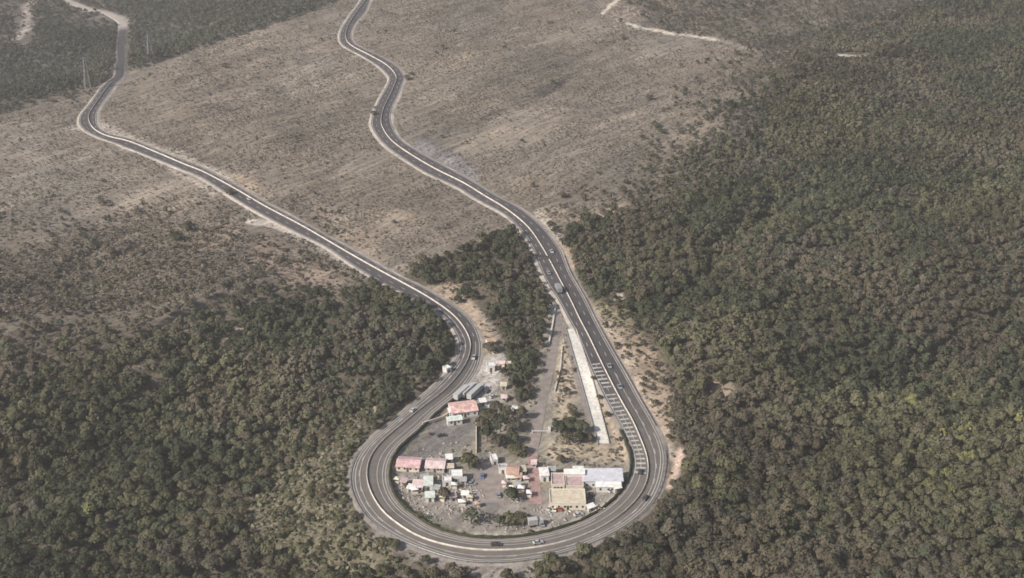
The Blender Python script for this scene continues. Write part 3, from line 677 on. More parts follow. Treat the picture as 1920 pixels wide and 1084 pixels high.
# loose clutter of the yard: planks, crates, tarps, stones; nobody could count it
def clutter():
    r = np.random.default_rng(77); mb = MB(); cols = []
    areas = [(800,915,62,34,170), (868,935,44,26,120), (970,905,26,38,110), (1060,958,60,10,90), (1130,935,34,26,60), (925,700,22,50,60), (870,925,30,20,50), (1000,985,120,14,90), (815,955,60,22,60), (1060,720,14,90,36), (850,850,70,20,40)]
    pal = [(0.42,0.40,0.37), (0.36,0.33,0.30), (0.36,0.31,0.26), (0.16,0.14,0.125), (0.35,0.29,0.265), (0.42,0.38,0.31), (0.30,0.31,0.32), (0.22,0.20,0.16)]
    for cx, cy, rx, ry, n in areas:
        a = r.uniform(0, 6.283, n); q = np.sqrt(r.random(n)); X_ = cx+rx*q*np.cos(a); Y_ = cy+ry*q*np.sin(a)
        x, y, z = hit(X_, Y_, tz)
        for i in range(n):
            if road_dist(x[i:i+1], y[i:i+1])[0][0] < 3.0: continue
            w, d, h = 0.2+0.75*r.random()**3, 0.16+0.5*r.random()**3, 0.12+0.5*r.random()**2; an = r.uniform(0, 3.14); o = len(mb.v)
            mb.box(-w, w, -d, d, -0.3, h, 0.06*r.random(), 0.06*r.random())
            c, s_ = math.cos(an), math.sin(an)
            for k in range(o, len(mb.v)):
                v = mb.v[k]; mb.v[k] = (v[0]*c-v[1]*s_+x[i], v[0]*s_+v[1]*c+y[i], v[2]+z[i])
            cols += [pal[r.integers(0, 8)]]*8
    V = np.array(mb.v); o = link('clutter', np_mesh('clutter', V, np.array(mb.f), 'tone', np.array(cols)), None, M['shoulder'])
    tag(o, 'pale litter of planks, stones and sheets strewn over the yard', 'clutter', kind='stuff')
clutter()
SM = 'small sheds and lean-tos crowded in the yard'
for px, py, w, d, h, rot, rf, lab in [(797,895,3.2,2.6,2.1,12,'gray','grey lean-to above the pale green roofed kiosk'), (770,914,2.6,2.4,2.0,-20,'white','tiny white shed at left of the kiosk cluster'),
        (757,902,2.4,2.2,1.9,-15,'rose','tiny rose roofed shed nearest the hedge at left'), (842,858,2.6,3.0,2.2,8,'white','pale shed right of the pale pink roofed building'), (844,875,2.8,2.4,2.1,5,'yellow','yellowish shed above the white block'),
        (868,900,2.6,2.2,2.0,0,'gray','grey shed right of the white block'), (818,915,2.8,2.2,2.0,-10,'gray','grey shed right of the green roofed kiosk'), (849,930,2.6,2.4,2.0,15,'rose','rose roofed shed right of the brown bush'),
        (872,926,2.8,2.0,2.0,-5,'white','white shed between brown bush and paved lot'), (954,893,2.2,2.8,2.1,5,'white','white shed touching the terracotta roofed house below'), (973,893,2.2,2.6,2.1,-4,'terra','small terracotta shed right of the terracotta house'),
        (981,880,2.0,3.4,2.2,6,'yellow','narrow yellow shed at upper left edge of red path'), (1001,868,2.0,2.4,2.0,0,'palepink','pale pink shed standing at top of the red path'), (971,908,2.2,2.2,2.0,0,'gray','grey shed among stalls left of the red path'),
        (1084,880,4.2,2.0,2.6,0,'palegreen','pale green roofed shed behind the white strip roof'), (1034,880,3.2,2.4,2.4,0,'gray','grey shed behind the left rose roofed hall'), (1157,913,3.0,2.6,2.2,20,'white','white shed at lower right of the lavender roofed warehouse'),
        (1108,950,3.2,1.8,1.9,32,'white','low white shed beside the hedge at right of the yard'), (848,770,3.4,3.0,2.3,20,'white','white lean-to at left side of mottled red roofed building'), (905,752,3.0,2.4,2.0,15,'white','white shed at right of the mottled red roofed building'),
        (944,722,2.6,2.4,2.0,0,'yellow','yellowish shed at right edge of the pale dirt yard'), (945,745,2.4,2.2,2.0,0,'palepink','pale pink shed at lower right of the pale dirt yard')]:
    B('small_shed', px, py, w, d, h, rot, R[rf], M['grayw'], lab, 'shed', 'shed', wins=1, door=w > 2.5, group=SM)

# ------------------------------------------------------------------ vehicles
def vehicle_meshes():
    D = {}
    body = MB(); prof = [(-2.15,0.32),(-2.2,0.75),(-2.0,0.92),(-1.3,0.98),(0.85,0.98),(1.95,0.82),(2.2,0.62),(2.2,0.32)]
    body.poly_y(prof, -0.86, 0.86)
    roof = [(-1.55,0.97),(-1.05,1.42),(0.15,1.46),(1.0,0.97)]
    cab = MB(); n = 4
    vs = [(x, -0.80 if z < 1 else -0.62, z) for x, z in roof] + [(x, 0.80 if z < 1 else 0.62, z) for x, z in roof]
    cab.add(vs, [(0,1,5,4),(2,3,7,6),(0,3,2,1),(4,5,6,7)])
    top = MB(); top.box(-1.07, 0.17, -0.63, 0.63, 1.42, 1.5, 0.05, 0.05)
    wheel = MB(); wheel.cyl_y(0, 0, 0.33, -0.11, 0.11)
    lamp = MB(); lamp.box(-0.04, 0.04, -0.16, 0.16, -0.07, 0.07)
    D['car'] = (body.mesh('body'), cab.mesh('cabin_glass'), top.mesh('car_roof'))
    D['wheel'] = wheel.mesh('wheel'); D['wheel'].materials.append(M['tyre']); D['car'][1].materials.append(M['glass'])
    D['lamp'] = lamp.mesh('headlight'); D['lamp'].materials.append(M['white'])
    return D
VM = vehicle_meshes()
VB = {}
def car(loc, ang, colour, label, cat='car', group=None, name='parked_car'):
    r = empty(name, loc, ang, label, cat, group)
    for key, me in (('body', VM['car'][0]), ('car_roof', VM['car'][2])):
        if (key, colour) not in VB:
            m2 = me.copy(); m2.materials.clear(); m2.materials.append(CARM[colour]); VB[(key, colour)] = m2
        link(key, VB[(key, colour)], r)
    link('cabin_glass', VM['car'][1], r)
    for x in (-1.35, 1.35):
        for y in (-0.78, 0.78):
            o = link('wheel', VM['wheel'], r); o.location = (x, y, 0.33)
    for y in (-0.6, 0.6):
        o = link('headlight', VM['lamp'], r); o.location = (2.2, y, 0.66)
    return r
def truck(loc, ang, length, colour, label, group=None, name='truck', cabcol='white'):
    r = empty(name, loc, ang, label, 'truck', group)
    L2 = length/2
    c = MB(); c.box(L2-2.1, L2, -1.15, 1.15, 0.55, 2.7, 0.12, 0.08); c.build('cab', CARM[cabcol], r)
    MB().box(L2-0.62, L2+0.02, -1.0, 1.0, 1.6, 2.35).build('windscreen', M['glass'], r)
    b = MB(); b.box(-L2, L2-2.5, -1.27, 1.27, 1.0, 3.6)
    n = int(length/1.5)
    for i in range(n):
        x = -L2+0.3+(length-3.1)*i/max(1, n-1)
        for s in (-1, 1): b.box(x-0.05, x+0.05, s*1.29-0.02, s*1.29+0.02, 1.05, 3.55)
    b.build('cargo_box', CARM[colour], r)
    MB().box(-L2+0.2, L2-0.2, -0.45, 0.45, 0.62, 0.98).build('chassis', M['tyre'], r)
    for x in (-L2+1.0, -L2+2.2, L2-1.2):
        for y in (-1.0, 1.0):
            o = link('wheel', VM['wheel'], r); o.location = (x, y, 0.48); o.scale = (1.45, 1.8, 1.45)
    for y in (-0.9, 0.9):
        o = link('headlight', VM['lamp'], r); o.location = (L2+0.02, y, 0.85)
    return r
def on_road(px, py, flip=None):
    x, y, z = hit(np.array([px], float), np.array([py], float), lambda a, b: tz(a, b)+0.6)
    d = np.hypot(PATH[:, 0]-x[0], PATH[:, 1]-y[0]); i = int(d.argmin())
    off = float((np.array([x[0], y[0]])-PATH[i]) @ NRM[i])
    off = max(-WI[i]+2.0, min(WO[i]-2.0, off)); off = off if abs(off) > 1.9 else math.copysign(1.9, off if off else 1)
    p = PATH[i]+NRM[i]*off
    ang = math.atan2(TAN[i, 1], TAN[i, 0]) + (0 if off > 0 else math.pi)
    return Vector((p[0], p[1], RZ[i]+0.07)), ang
G = 'cars driving on the highway'
for px, py, c, lab in [(1034,472,'white','white car on straight right road just above the sign gantry'), (1029,513,'silver','silver car on straight right road just below the sign gantry'),
                       (1142,687,'silver','upper of two silver cars beside the striped carriageway'), (1161,725,'silver','lower of two silver cars beside the striped carriageway'),
                       (1200,886,'dark','dark car on the right of the hairpin at the last stripes'), (1209,936,'dark','dark car at lower right of the hairpin'),
                       (1006,1019,'white','white car at the bottom of the hairpin'), (934,1022,'dark','dark car at the bottom of the hairpin'),
                       (774,771,'white','white car leaving the hairpin at upper left'),
                       (889,670,'white','white car on the inner left road bend'), (468,375,'white','white car on the long left road above the lay-by')]:
    l, a = on_road(px, py); car(l, a, c, lab, 'car', G, 'car')
l, a = on_road(1047, 545); truck(l, a, 9, 'silver', 'pale grey truck on straight right road below the gantry')
T = 'white trailers parked side by side'
for px, py, lab in [(867,741,'left trailer truck of three parked in the pale yard'), (879,737,'middle trailer truck of three parked in the pale yard'), (892,740,'right trailer truck of three parked in the pale yard')]:
    truck(at(px, py), math.radians(63), 14, 'white', lab, T, 'parked_truck')
truck(at(1004, 985), math.radians(15), 6.5, 'white', 'small white truck parked below the right bush at yard front', None, 'parked_truck')
for px, py, an, c, lab in [(878,903,5,'white','white car parked left of the paved lot, upper of two'), (884,909,0,'silver','silver car parked left of the paved lot below a white one'),
        (1030,954,70,'white','leftmost white car parked in front of the yellow roofed hall'), (1041,956,75,'cream','cream car parked in front of the yellow roofed hall'),
        (1051,955,80,'red','red car parked in front of the yellow roofed hall'), (1085,967,20,'white','white car parked below right corner of the yellow roofed hall'),
        (1146,921,50,'white','white car parked below the lavender roofed warehouse'), (1126,958,35,'cream','cream car parked near the hedge at right of yard'),
        (1016,984,100,'silver','silver car parked beside the small white truck'), (1107,930,85,'dark','dark car parked right of the yellow roofed hall'),
        (905,894,85,'blue','blue car standing on the paved lot, upper of two'), (935,930,95,'silver','silver car standing on the paved lot at lower right'),
        (913,735,70,'dark','dark car parked on the pale dirt yard'), (925,745,40,'white','white car parked on the pale dirt yard by trees'),
        (828,818,20,'dark','dark car parked on the empty grey lot')]:
    car(at(px, py), math.radians(an), c, lab, 'car', 'cars parked in the yard')

# ------------------------------------------------------------------ sign gantries, gate and pylons
def gantry(px, py, label):
    i = near_index(px, py); p = PATH[i]; ang = math.atan2(TAN[i, 1], TAN[i, 0])
    root = empty('sign_gantry', (p[0], p[1], RZ[i]), ang, label, 'sign gantry')
    a = -WI[i]-0.8; b = 0.4
    MB().beam((0, a, -0.5), (0, a, 6.6), 0.22, 0.16, 8).build('pole', M['steel'], root)
    tr = MB(); tr.beam((0, a, 6.3), (0, b, 6.3), 0.14); tr.beam((0, a, 5.5), (0, b, 5.5), 0.14)
    for k in range(6):
        y0 = a+(b-a)*k/6; tr.beam((0, y0, 5.5 if k % 2 else 6.3), (0, a+(b-a)*(k+1)/6, 6.3 if k % 2 else 5.5), 0.08)
    tr.build('arm', M['steel'], root)
    MB().box(-0.08, 0.0, a+1.6, b-0.4, 4.9, 6.9).build('sign_panel', M['darksteel'], root)
gantry(1036, 499, 'steel sign gantry over the straight right road')
gantry(711, 214, 'dark sign gantry over the upper right road bend')
p = at(1012, 812); root = empty('barrier_gate', p, math.radians(0), 'white horizontal bar gate across the old ramp road', 'gate')
MB().box(-3.4, 3.4, -0.12, 0.12, 0.9, 1.25).build('bar', M['white'], root)
for x in (-3.5, 3.5): MB().box(x-0.2, x+0.2, -0.22, 0.22, -0.4, 1.7).build('post', M['white'], root)
MB().box(3.9, 5.1, -0.2, 2.2, -0.3, 2.2).build('booth', M['white'], root)
def pylon(px, py, h, label):
    p = at(px, py); root = empty('pylon', p, math.radians(30), label, 'pylon', 'lattice pylons beyond the ridge')
    w0, w1 = 2.3, 0.55; t = MB(); n = 9
    for sx in (-1, 1):
        for sy in (-1, 1): MB().beam((sx*w0, sy*w0, -0.5), (sx*w1, sy*w1, h), 0.24, 0.16).build('leg', M['steel'], root)
    lv = [h*(1-(1-i/n)**1.3) for i in range(n+1)]
    for k in range(n):
        a = w0+(w1-w0)*lv[k]/h; b = w0+(w1-w0)*lv[k+1]/h
        for s in (-1, 1):
            for q in (-1, 1):
                t.beam((s*a, q*a, lv[k]), (-s*b, q*b, lv[k+1]), 0.09); t.beam((q*a, s*a, lv[k]), (q*b, -s*b, lv[k+1]), 0.09)
    t.build('bracing', M['steel'], root)
    for z, L in ((h*0.74, 4.2), (h*0.86, 3.6), (h*0.97, 2.8)):
        MB().beam((-L, 0, z), (L, 0, z), 0.2).beam((-L, 0, z), (0, 0, z+1.4), 0.1).beam((L, 0, z), (0, 0, z+1.4), 0.1).build('crossarm', M['steel'], root)
pylon(165, 169, 27, 'nearer pale lattice pylon standing left of the ridge road')
pylon(282, 109, 21, 'farther pale lattice pylon standing right of the ridge road')

# ------------------------------------------------------------------ vegetation
PAL = np.array([(0.070, 0.077, 0.048), (0.118, 0.115, 0.067), (0.122, 0.106, 0.073), (0.114, 0.105, 0.078), (0.195, 0.195, 0.082), (0.088, 0.097, 0.060)])
KIND = ['dark green', 'olive green', 'dry brown', 'greyish brown', 'bright yellow-green', 'dull green']
def crown(r, nleaf, size, lobes, spread=1.0, tall=1.0):
    """leaf clumps on the skins of several lobes; crown radius 1, base of the tree at 0"""
    lc = []; lr = []
    for k in range(lobes):
        a = 2*math.pi*(k+r.random()*0.6)/max(1, lobes-1); rad = (0.0 if k == lobes-1 else 0.5+0.18*r.random())
        lc.append((rad*math.cos(a), rad*math.sin(a), 0.75+0.55*(1-rad*1.2)+0.22*(r.random()-0.5))); lr.append(0.42+0.2*r.random())
    lc = np.array(lc)*np.array((spread, spread, tall)); lr = np.array(lr); lt = 0.88+0.24*r.random(lobes)
    k = r.integers(0, lobes, nleaf)
    d = r.normal(size=(nleaf, 3)); d[:, 2] = np.where(d[:, 2] < -0.3, -d[:, 2], d[:, 2]) + 0.15; d /= np.linalg.norm(d, axis=1)[:, None]
    c = lc[k] + d*(lr[k]*(0.75+0.35*r.random(nleaf)))[:, None]*np.array((1, 1, 0.9))
    nr = d + 0.35*(c-np.array((0, 0, 0.7))) + r.normal(size=(nleaf, 3))*0.27; nr /= np.linalg.norm(nr, axis=1)[:, None]
    u = np.cross(nr, r.normal(size=(nleaf, 3))); u /= np.linalg.norm(u, axis=1)[:, None]; w = np.cross(nr, u)
    s = (size*(0.65+0.7*r.random(nleaf)))[:, None]*0.5
    q = np.stack([c-u*s-w*s*0.8, c+u*s-w*s*0.6, c+u*s*0.8+w*s, c-u*s*0.7+w*s*0.9], 1)
    t = np.repeat(lt[k]*(0.88+0.24*r.random(nleaf)), 4)
    return q.reshape(-1, 3), t
SHAPE = [(1.0, 0.25, 8, 1.0, 1.0), (1.25, 0.21, 12, 1.15, 0.95), (0.8, 0.26, 5, 0.85, 1.1), (0.42, 0.21, 9, 1.0, 1.05), (1.0, 0.24, 7, 0.72, 1.4), (1.1, 0.23, 10, 1.25, 0.8), (0.6, 0.23, 8, 0.9, 1.2)]
NEARL = [crown(np.random.default_rng(100+i), int(340*a), b, l, sp, tl) for i, (a, b, l, sp, tl) in enumerate(SHAPE)]
MIDL = [crown(np.random.default_rng(200+i), int(140*a), b*1.4, max(4, l-2), sp, tl) for i, (a, b, l, sp, tl) in enumerate(SHAPE)]
FARL = [crown(np.random.default_rng(300+i), int(42*max(a, 0.6)), b*2.1, max(3, l-4), sp, tl) for i, (a, b, l, sp, tl) in enumerate(SHAPE)]
BUSH = [crown(np.random.default_rng(400+i), 11, 0.85, 3) for i in range(7)]

gs = 3.95
xs = np.arange(-800, 800, gs); ys = np.arange(230, 1760, gs)
X, Y = np.meshgrid(xs, ys); X = X.ravel(); Y = Y.ravel()
X = X + rng.uniform(-0.48, 0.48, X.size)*gs; Y = Y + rng.uniform(-0.48, 0.48, Y.size)*gs
Z = tz(X, Y); px, py, dep = project(X, Y, Z)
k = (px > -430) & (px < 2350) & (py > -90) & (py < 1520); X, Y, Z, px, py, dep = [a[k] for a in (X, Y, Z, px, py, dep)]
wx, wy = warp(X, Y, px, py)
brown = pip(wx, wy, BROWN) & ~pip(px, py, BEYOND)
be = pip(px, py, BEYOND)
OFFS = [(-130,-10),(-90,-8),(-55,-5),(-25,-2),(0,0),(25,2),(55,5),(90,8),(120,10)]
OFFL = [(0,-150),(0,-115),(0,-90),(-6,-65),(-4,-40),(-2,-18),(0,0),(2,18),(4,36),(6,52)]
def brown_share(px_, py_, wx_, wy_):
    IN = lambda a, b: pip(wx_+a, wy_+b, BROWN) | pip(wx_+a, wy_+b, BEYOND)
    fr_ = np.mean([IN(a, b) for a, b in OFFS], axis=0); fl_ = np.mean([IN(a, b) for a, b in OFFL], axis=0)
    return np.where(px_ > 1000, fr_, np.where(px_ < 700, fl_, IN(0, 0).astype(float)))
bs = brown_share(px, py, wx, wy); bs[be] = 0
brown = (bs > 0.5) & ~be
dens = np.clip((1-bs)**1.25, 0.004, 1)
us = brown & pip(wx, wy, UPSCRUB); dens[us] = 0.30
lsb = brown & (px < 700); dens[lsb] = np.maximum(dens[lsb], 0.004 + (0.30*sstep(440, 600, wy[lsb])+0.05*sstep(330, 450, wy[lsb]))*sstep(700, 560, wx[lsb]))
# ragged fringe of single trees where the scrub meets the forest on the right

dens[be] = np.clip(0.78+0.7*fbm(X, Y, 90, 66, 2), 0.25, 0.95)[be]
dens[pip(px, py, LOOPCLEAR)] = 0.02
ts = pip(wx*0.7+px*0.3, wy*0.7+py*0.3, TANSIDE); dens[ts] = 0.26
gr = pip(wx, wy, GRASS); dens[gr] = 0.30
for cxp, cyp, rx, ry, dd in [(1352,738,30,18,0.15), (440,620,17,8,0), (418,650,12,7,0), (1705,709,18,5,0), (1155,557,20,9,0), (560,515,90,28,0.22), (405,446,40,16,0.2), (870,560,42,30,0.25), (1268,875,14,34,0.0),
                             (820,1052,160,22,0.04), (930,1075,75,18,0.0), (1290,690,40,60,0.6), (1592,107,46,9,0.0), (1680,115,40,5,0.2), (1310,655,34,9,0.25), (1290,610,26,8,0.35), (1420,770,30,9,0.4), (1330,790,22,10,0.4), (1640,640,40,8,0.4), (1525,520,40,8,0.4), (505,425,60,26,0.0), (45,48,20,42,0.06), (180,35,60,16,0.3), (140,186,55,14,0.3)]:
    dens[((px-cxp)/rx)**2+((py-cyp)/ry)**2 < 1] = dd
gap = fbm(X, Y, 30, 50, 2); dens = dens*np.where(brown | be, 1, 1.0-0.40*sstep(0.25, 0.5, gap))
wedge = pip(px, py, [(780,500),(1005,445),(1045,600),(1010,745),(960,735),(905,600),(850,535)]); dens[wedge] *= 0.72
d, side, _j = road_dist(X, Y)
big = vnoise(X, Y, 55, 52)+0.5
RAD = (1.5 + 2.0*rng.random(X.size)**2.0 + 0.9*big)
RAD = RAD*(1-0.42*sstep(0.1, 0.75, bs)); RAD = np.where(gr | ts, RAD*0.6, RAD); RAD = np.where(be, RAD*0.78, RAD)
keep = (rng.random(X.size) < dens) & (d > 2.6+RAD*0.55)
inl = pip(px, py, [(1046,560),(1110,694),(1190,868),(1160,935),(1054,994),(920,1014),(780,975),(724,900),(757,826),(847,748),(900,690)])
keep &= ~(inl & pip(px, py, LOOPCLEAR))
X, Y, Z, px, py, dep, RAD, big, brown, be, gr, wx, wy = [a[keep] for a in (X, Y, Z, px, py, dep, RAD, big, brown, be, gr, wx, wy)]
# species patches
f1 = fbm(X, Y, 70, 54, 3); f2 = fbm(X, Y, 48, 57, 2); f3 = fbm(X, Y, 110, 60, 2)
sc_ = np.stack([0.47+0.9*f1, 0.50-0.3*f1+0.7*f2, 0.40-1.1*f1+0.9*f3, 0.38-0.8*f1-0.7*f2, np.full(X.size, -0.25)+0.7*np.maximum(f2, 0), 0.38+0.6*f3-0.4*f2], -1)
yg = np.exp(-(((px-1780)/150)**2+((py-860)/130)**2)); sc_[:, 4] += 0.85*yg - 0.06; sc_[:, 1] += 0.2*yg
sc_[:, 2] += np.where(brown, 0.25, 0)+0.12*sstep(900, 1400, dep); sc_[:, 3] += np.where(brown, 0.3, 0)
sc_[:, 5] += np.where(be, 0.5, 0); sc_[:, 0] += np.where((px > 780) & (px < 1180) & (py > 410) & (py < 640), 0.35, 0)
sc_ += rng.normal(0, 0.17, sc_.shape)
KD = sc_.argmax(1)
COL = PAL[KD]*(0.86+0.28*rng.random(X.size))[:, None]*(1+0.5*fbm(X, Y, 40, 63, 3))[:, None]; COL[be] = COL[be]*0.8+0.03; COL = COL*0.94+0.06*COL.mean(1)[:, None]  # beyond the ridge, haze is put into the leaf colours, greyed and lifted
# the individuals: the trees that show largest
inframe = (px > 8) & (px < 1912) & (py > 12) & (py < 1082) & ~brown & ~be
score = np.where(inframe, RAD/dep, 0)
NIND = 254
ind = np.argsort(-score)[:NIND]
isind = np.zeros(X.size, bool); isind[ind] = True
VAR = rng.choice(7, X.size, p=[0.2, 0.17, 0.15, 0.10, 0.13, 0.14, 0.11]); ROT = rng.uniform(0, 6.283, X.size); HS = rng.uniform(0.85, 1.22, X.size)*np.where(be, 0.85, 1.0)

def scatter(lib, sel):
    Vs = []; Ts = []
    for v in range(len(lib)):
        s = np.nonzero(sel & (VAR == v))[0]
        if not len(s): continue
        q, t = lib[v]; c = np.cos(ROT[s])[:, None]; sn = np.sin(ROT[s])[:, None]
        x = (q[None, :, 0]*c - q[None, :, 1]*sn)*RAD[s][:, None]+X[s][:, None]
        y = (q[None, :, 0]*sn + q[None, :, 1]*c)*RAD[s][:, None]+Y[s][:, None]
        z = q[None, :, 2]*(RAD[s]*HS[s])[:, None]+(Z[s])[:, None]
        Vs.append(np.stack([x, y, z], -1).reshape(-1, 3)); Ts.append((COL[s][:, None, :]*t[None, :, None]).reshape(-1, 3))
    return Vs, Ts
outf = (px < -130) | (px > 2050) | (py > 1230)
Vs = []; Ts = []
for lib, sel in ((NEARL, (dep < 650) & ~isind & ~outf), (MIDL, ((dep >= 650) & (dep < 900) & ~outf) | ((dep < 650) & outf)), (FARL, (dep >= 900) | (outf & (dep >= 650)))):
    a, b = scatter(lib, sel); Vs += a; Ts += b
V = np.concatenate(Vs); F = np.arange(len(V)).reshape(-1, 4)
print('forest trees', X.size, 'leaf faces', len(F))
me = np_mesh('forest', V, F, 'tint', np.concatenate(Ts)); o = link('forest', me, None, M['leaf_far'])
tag(o, 'dense dry hillside forest of mixed green and brown trees', 'forest', kind='stuff')
del Vs, Ts, V, F

# single trees: trunk with limbs and a crown, one mesh per kind and shape shared by the copies
def trunk_mesh(sd):
    r = random.Random(sd); m = MB(); m.beam((0,0,-0.15), (0.03,0.02,0.55), 0.085, 0.06, 7); m.beam((0.03,0.02,0.55), (0.0,0.05,1.05), 0.06, 0.03, 6)
    for k in range(5):
        a = 2*math.pi*(k+r.random()*0.5)/5; z = 0.4+0.1*k
        m.beam((0.02,0.02,z), (0.5*math.cos(a), 0.5*math.sin(a), z+0.35+0.2*r.random()), 0.035, 0.015, 5)
    me = m.mesh('trunk'); me.materials.append(M['bark']); return me
TRUNK = [trunk_mesh(i) for i in range(3)]
LEAFM = [mat(KIND[i].replace(' ', '_').replace('-', '_')+'_leaves', tuple(PAL[i]), 0.9, 0.0, attr='tint', spec=0.15, transl=0.28, rnd=0.26) for i in range(6)]
CROWN = {}
def crown_mesh(kd, v):
    if (kd, v) not in CROWN:
        q, t = NEARL[v]; me = np_mesh('crown', q, np.arange(len(q)).reshape(-1, 4), 'tint', np.repeat(t[:, None], 3, 1)); me.materials.append(LEAFM[kd]); CROWN[(kd, v)] = me
    return CROWN[(kd, v)]
def tree(x, y, z, r, hs, rot, kd, v, label, group=None, name='tree', cat='tree'):
    root = empty(name, (x, y, z), rot, label, cat, group); root.scale = (r, r, r*hs)
    link('trunk', TRUNK[v % 3], root); link('crown', crown_mesh(kd, v), root); return root
for i in ind:
    reg = 'left of the hairpin' if px[i] < 660 else ('right of the hairpin' if px[i] > 1240 else 'below the hairpin')
    size = 'broad' if RAD[i] > 4.3 else 'rounded'
    tree(X[i], Y[i], Z[i], RAD[i], HS[i], ROT[i], int(KD[i]), int(VAR[i]), f'{size} {KIND[KD[i]]} tree in the near forest {reg}', f'{KIND[KD[i]]} forest trees {reg}')
for q, (tx, ty, r, hs, kd, lab) in enumerate([
        (880,878,4.4,1.0,1,'broad olive tree beside the white block in the yard'), (970,856,4.2,1.0,1,'olive tree at left of the top of the red path'),
        (960,938,3.6,0.9,0,'dark bushy tree in front of the stalls by the paved lot'), (884,982,4.8,0.85,0,'round dark green tree at the front of the yard above the hedge'),
        (936,988,3.0,0.9,5,'leftmost of three low trees at the front of the yard'), (955,983,3.6,0.85,1,'middle of three low trees at the front of the yard'),
        (977,980,3.4,0.85,2,'rightmost of three low trees at the front of the yard'), (834,938,3.0,1.1,2,'brown bushy tree below the pale green kiosks'),
        (788,972,2.2,0.8,1,'small olive tree near the hedge at lower left of the yard'), (762,918,1.8,0.8,1,'small tree near the hedge at the far left of the yard'),
        (904,806,3.6,1.1,2,'brown tree at left edge of the grove by the grey lot'), (916,790,3.8,1.1,1,'olive tree at upper left of the grove by the grey lot'),
        (932,778,3.6,1.1,3,'greyish tree at the top of the grove by the grey lot'), (952,788,4.0,1.1,1,'olive tree at upper right of the grove by the grey lot'),
        (913,828,3.6,1.1,5,'dull green tree at lower left of the grove by the grey lot'), (934,838,3.8,1.0,2,'brown tree at the bottom of the grove by the grey lot'),
        (961,806,3.8,1.1,3,'greyish tree at right side of the grove by the grey lot'), (962,832,3.4,1.1,5,'dull green tree at lower right of the grove'),
        (938,810,4.0,1.2,0,'dark tree in the middle of the grove by the grey lot'), (977,786,3.0,1.1,2,'brown tree between the grove and the old ramp road'),
        (1050,812,3.8,1.0,0,'dark green tree at left of the group beside the escape lane end'), (1070,806,4.0,1.0,0,'tallest dark tree in the group beside the escape lane end'),
        (1092,812,3.6,1.0,5,'dull green tree at right of the group beside the escape lane end'), (1062,830,3.6,0.9,1,'olive tree at lower left of the group beside the escape lane'),
        (1086,832,3.4,0.9,0,'dark tree at lower right of the group beside the escape lane'), (1103,828,2.6,1.0,2,'brown tree touching the end of the escape lane wall'),
        (920,660,3.8,0.9,3,'lone greyish tree on the dirt beside the inner left bend'), (1063,740,2.2,1.0,0,'small dark tree on dry ground left of the escape lane'),
        (1068,768,1.8,0.9,2,'small brown tree on dry ground left of the escape lane'), (945,706,2.4,1.0,0,'dark tree at right edge of the pale dirt yard'),
        (1112,712,1.3,0.9,2,'topmost shrubby tree between escape lane and striped carriageway'), (1124,748,1.5,0.9,2,'second shrubby tree between escape lane and striped carriageway'),
        (1139,782,1.8,0.9,0,'lowest dark shrubby tree between escape lane and striped carriageway'), (1006,672,2.6,0.9,1,'olive shrubby tree at left edge of the upper old ramp road'), (998,702,3.0,1.0,0,'dark tree at left edge of the middle of old ramp road'), (992,735,2.6,0.9,2,'brown tree at left edge of the old ramp road above the hut'),
        (985,748,2.8,1.0,1,'olive tree just above the white hut left of the ramp'), (1075,782,2.4,0.9,1,'olive tree on dry ground above the dark tree group'), (1056,700,1.6,0.9,2,'brown shrubby tree on dry ground beside the pale low wall'),
        (1052,868,2.4,0.8,2,'brown shrubby tree above the white strip roofed hall')]):
    p = at(tx, ty); tree(p.x, p.y, p.z, r, hs, q*1.3, kd, q % 5, lab)
for q, (tx, ty, r, kd, lab) in enumerate([
        (762,150,3.2,2,'dark shrub at outer edge of the upper right road bend'), (772,141,2.0,3,'small shrub just beyond the upper right road bend'), (1168,75,3.0,2,'dark shrub below the start of the pale trail'),
        (1381,104,3.4,2,'dark shrub below the right end of the pale trail'), (1276,126,2.2,2,'small lone shrub on open hillside below the trail'), (1218,187,3.0,2,'dark shrub left on open hillside in middle height'),
        (1328,226,3.4,0,'larger dark shrub at forest edge on upper right hillside'), (1346,212,2.8,0,'right neighbour of the larger dark shrub at forest edge'), (1220,295,3.2,2,'dark round shrub alone on lower right of open hillside'),
        (1168,362,3.0,2,'shrub near the corner of forest right of the road'), (1055,370,2.6,2,'lone shrub right of the road on lower hillside'), (1230,240,3.4,5,'green shrub in the small green clump on hillside'),
        (1240,250,2.6,0,'darker shrub in the small green clump on hillside'), (1205,262,2.6,2,'brown shrub left below the small green clump on hillside'), (999,352,2.2,2,'small shrub above the right road on hillside'),
        (700,216,2.6,2,'dark shrub beside the gantry at upper right road bend'), (330,450,4.0,0,'dark green shrub in the gully below the left road'), (350,433,3.6,5,'green shrub in upper gully below the left road'),
        (186,380,3.4,2,'dark brown shrub on far left slope'), (208,480,3.4,2,'dark shrub low on far left slope'), (430,365,3.0,2,'shrub beside the left road above the lay-by'), (790,490,3.2,2,'brown shrub at top of forest between the roads'),
        (775,506,3.2,2,'brown shrub beside the left road at top of forest'), (257,402,3.2,2,'dark shrub in the middle of far left slope')]):
    p = at(tx, ty); tree(p.x, p.y, p.z, r, 0.8, q*0.9, kd, q % 5, lab, None, 'shrub', 'shrub')

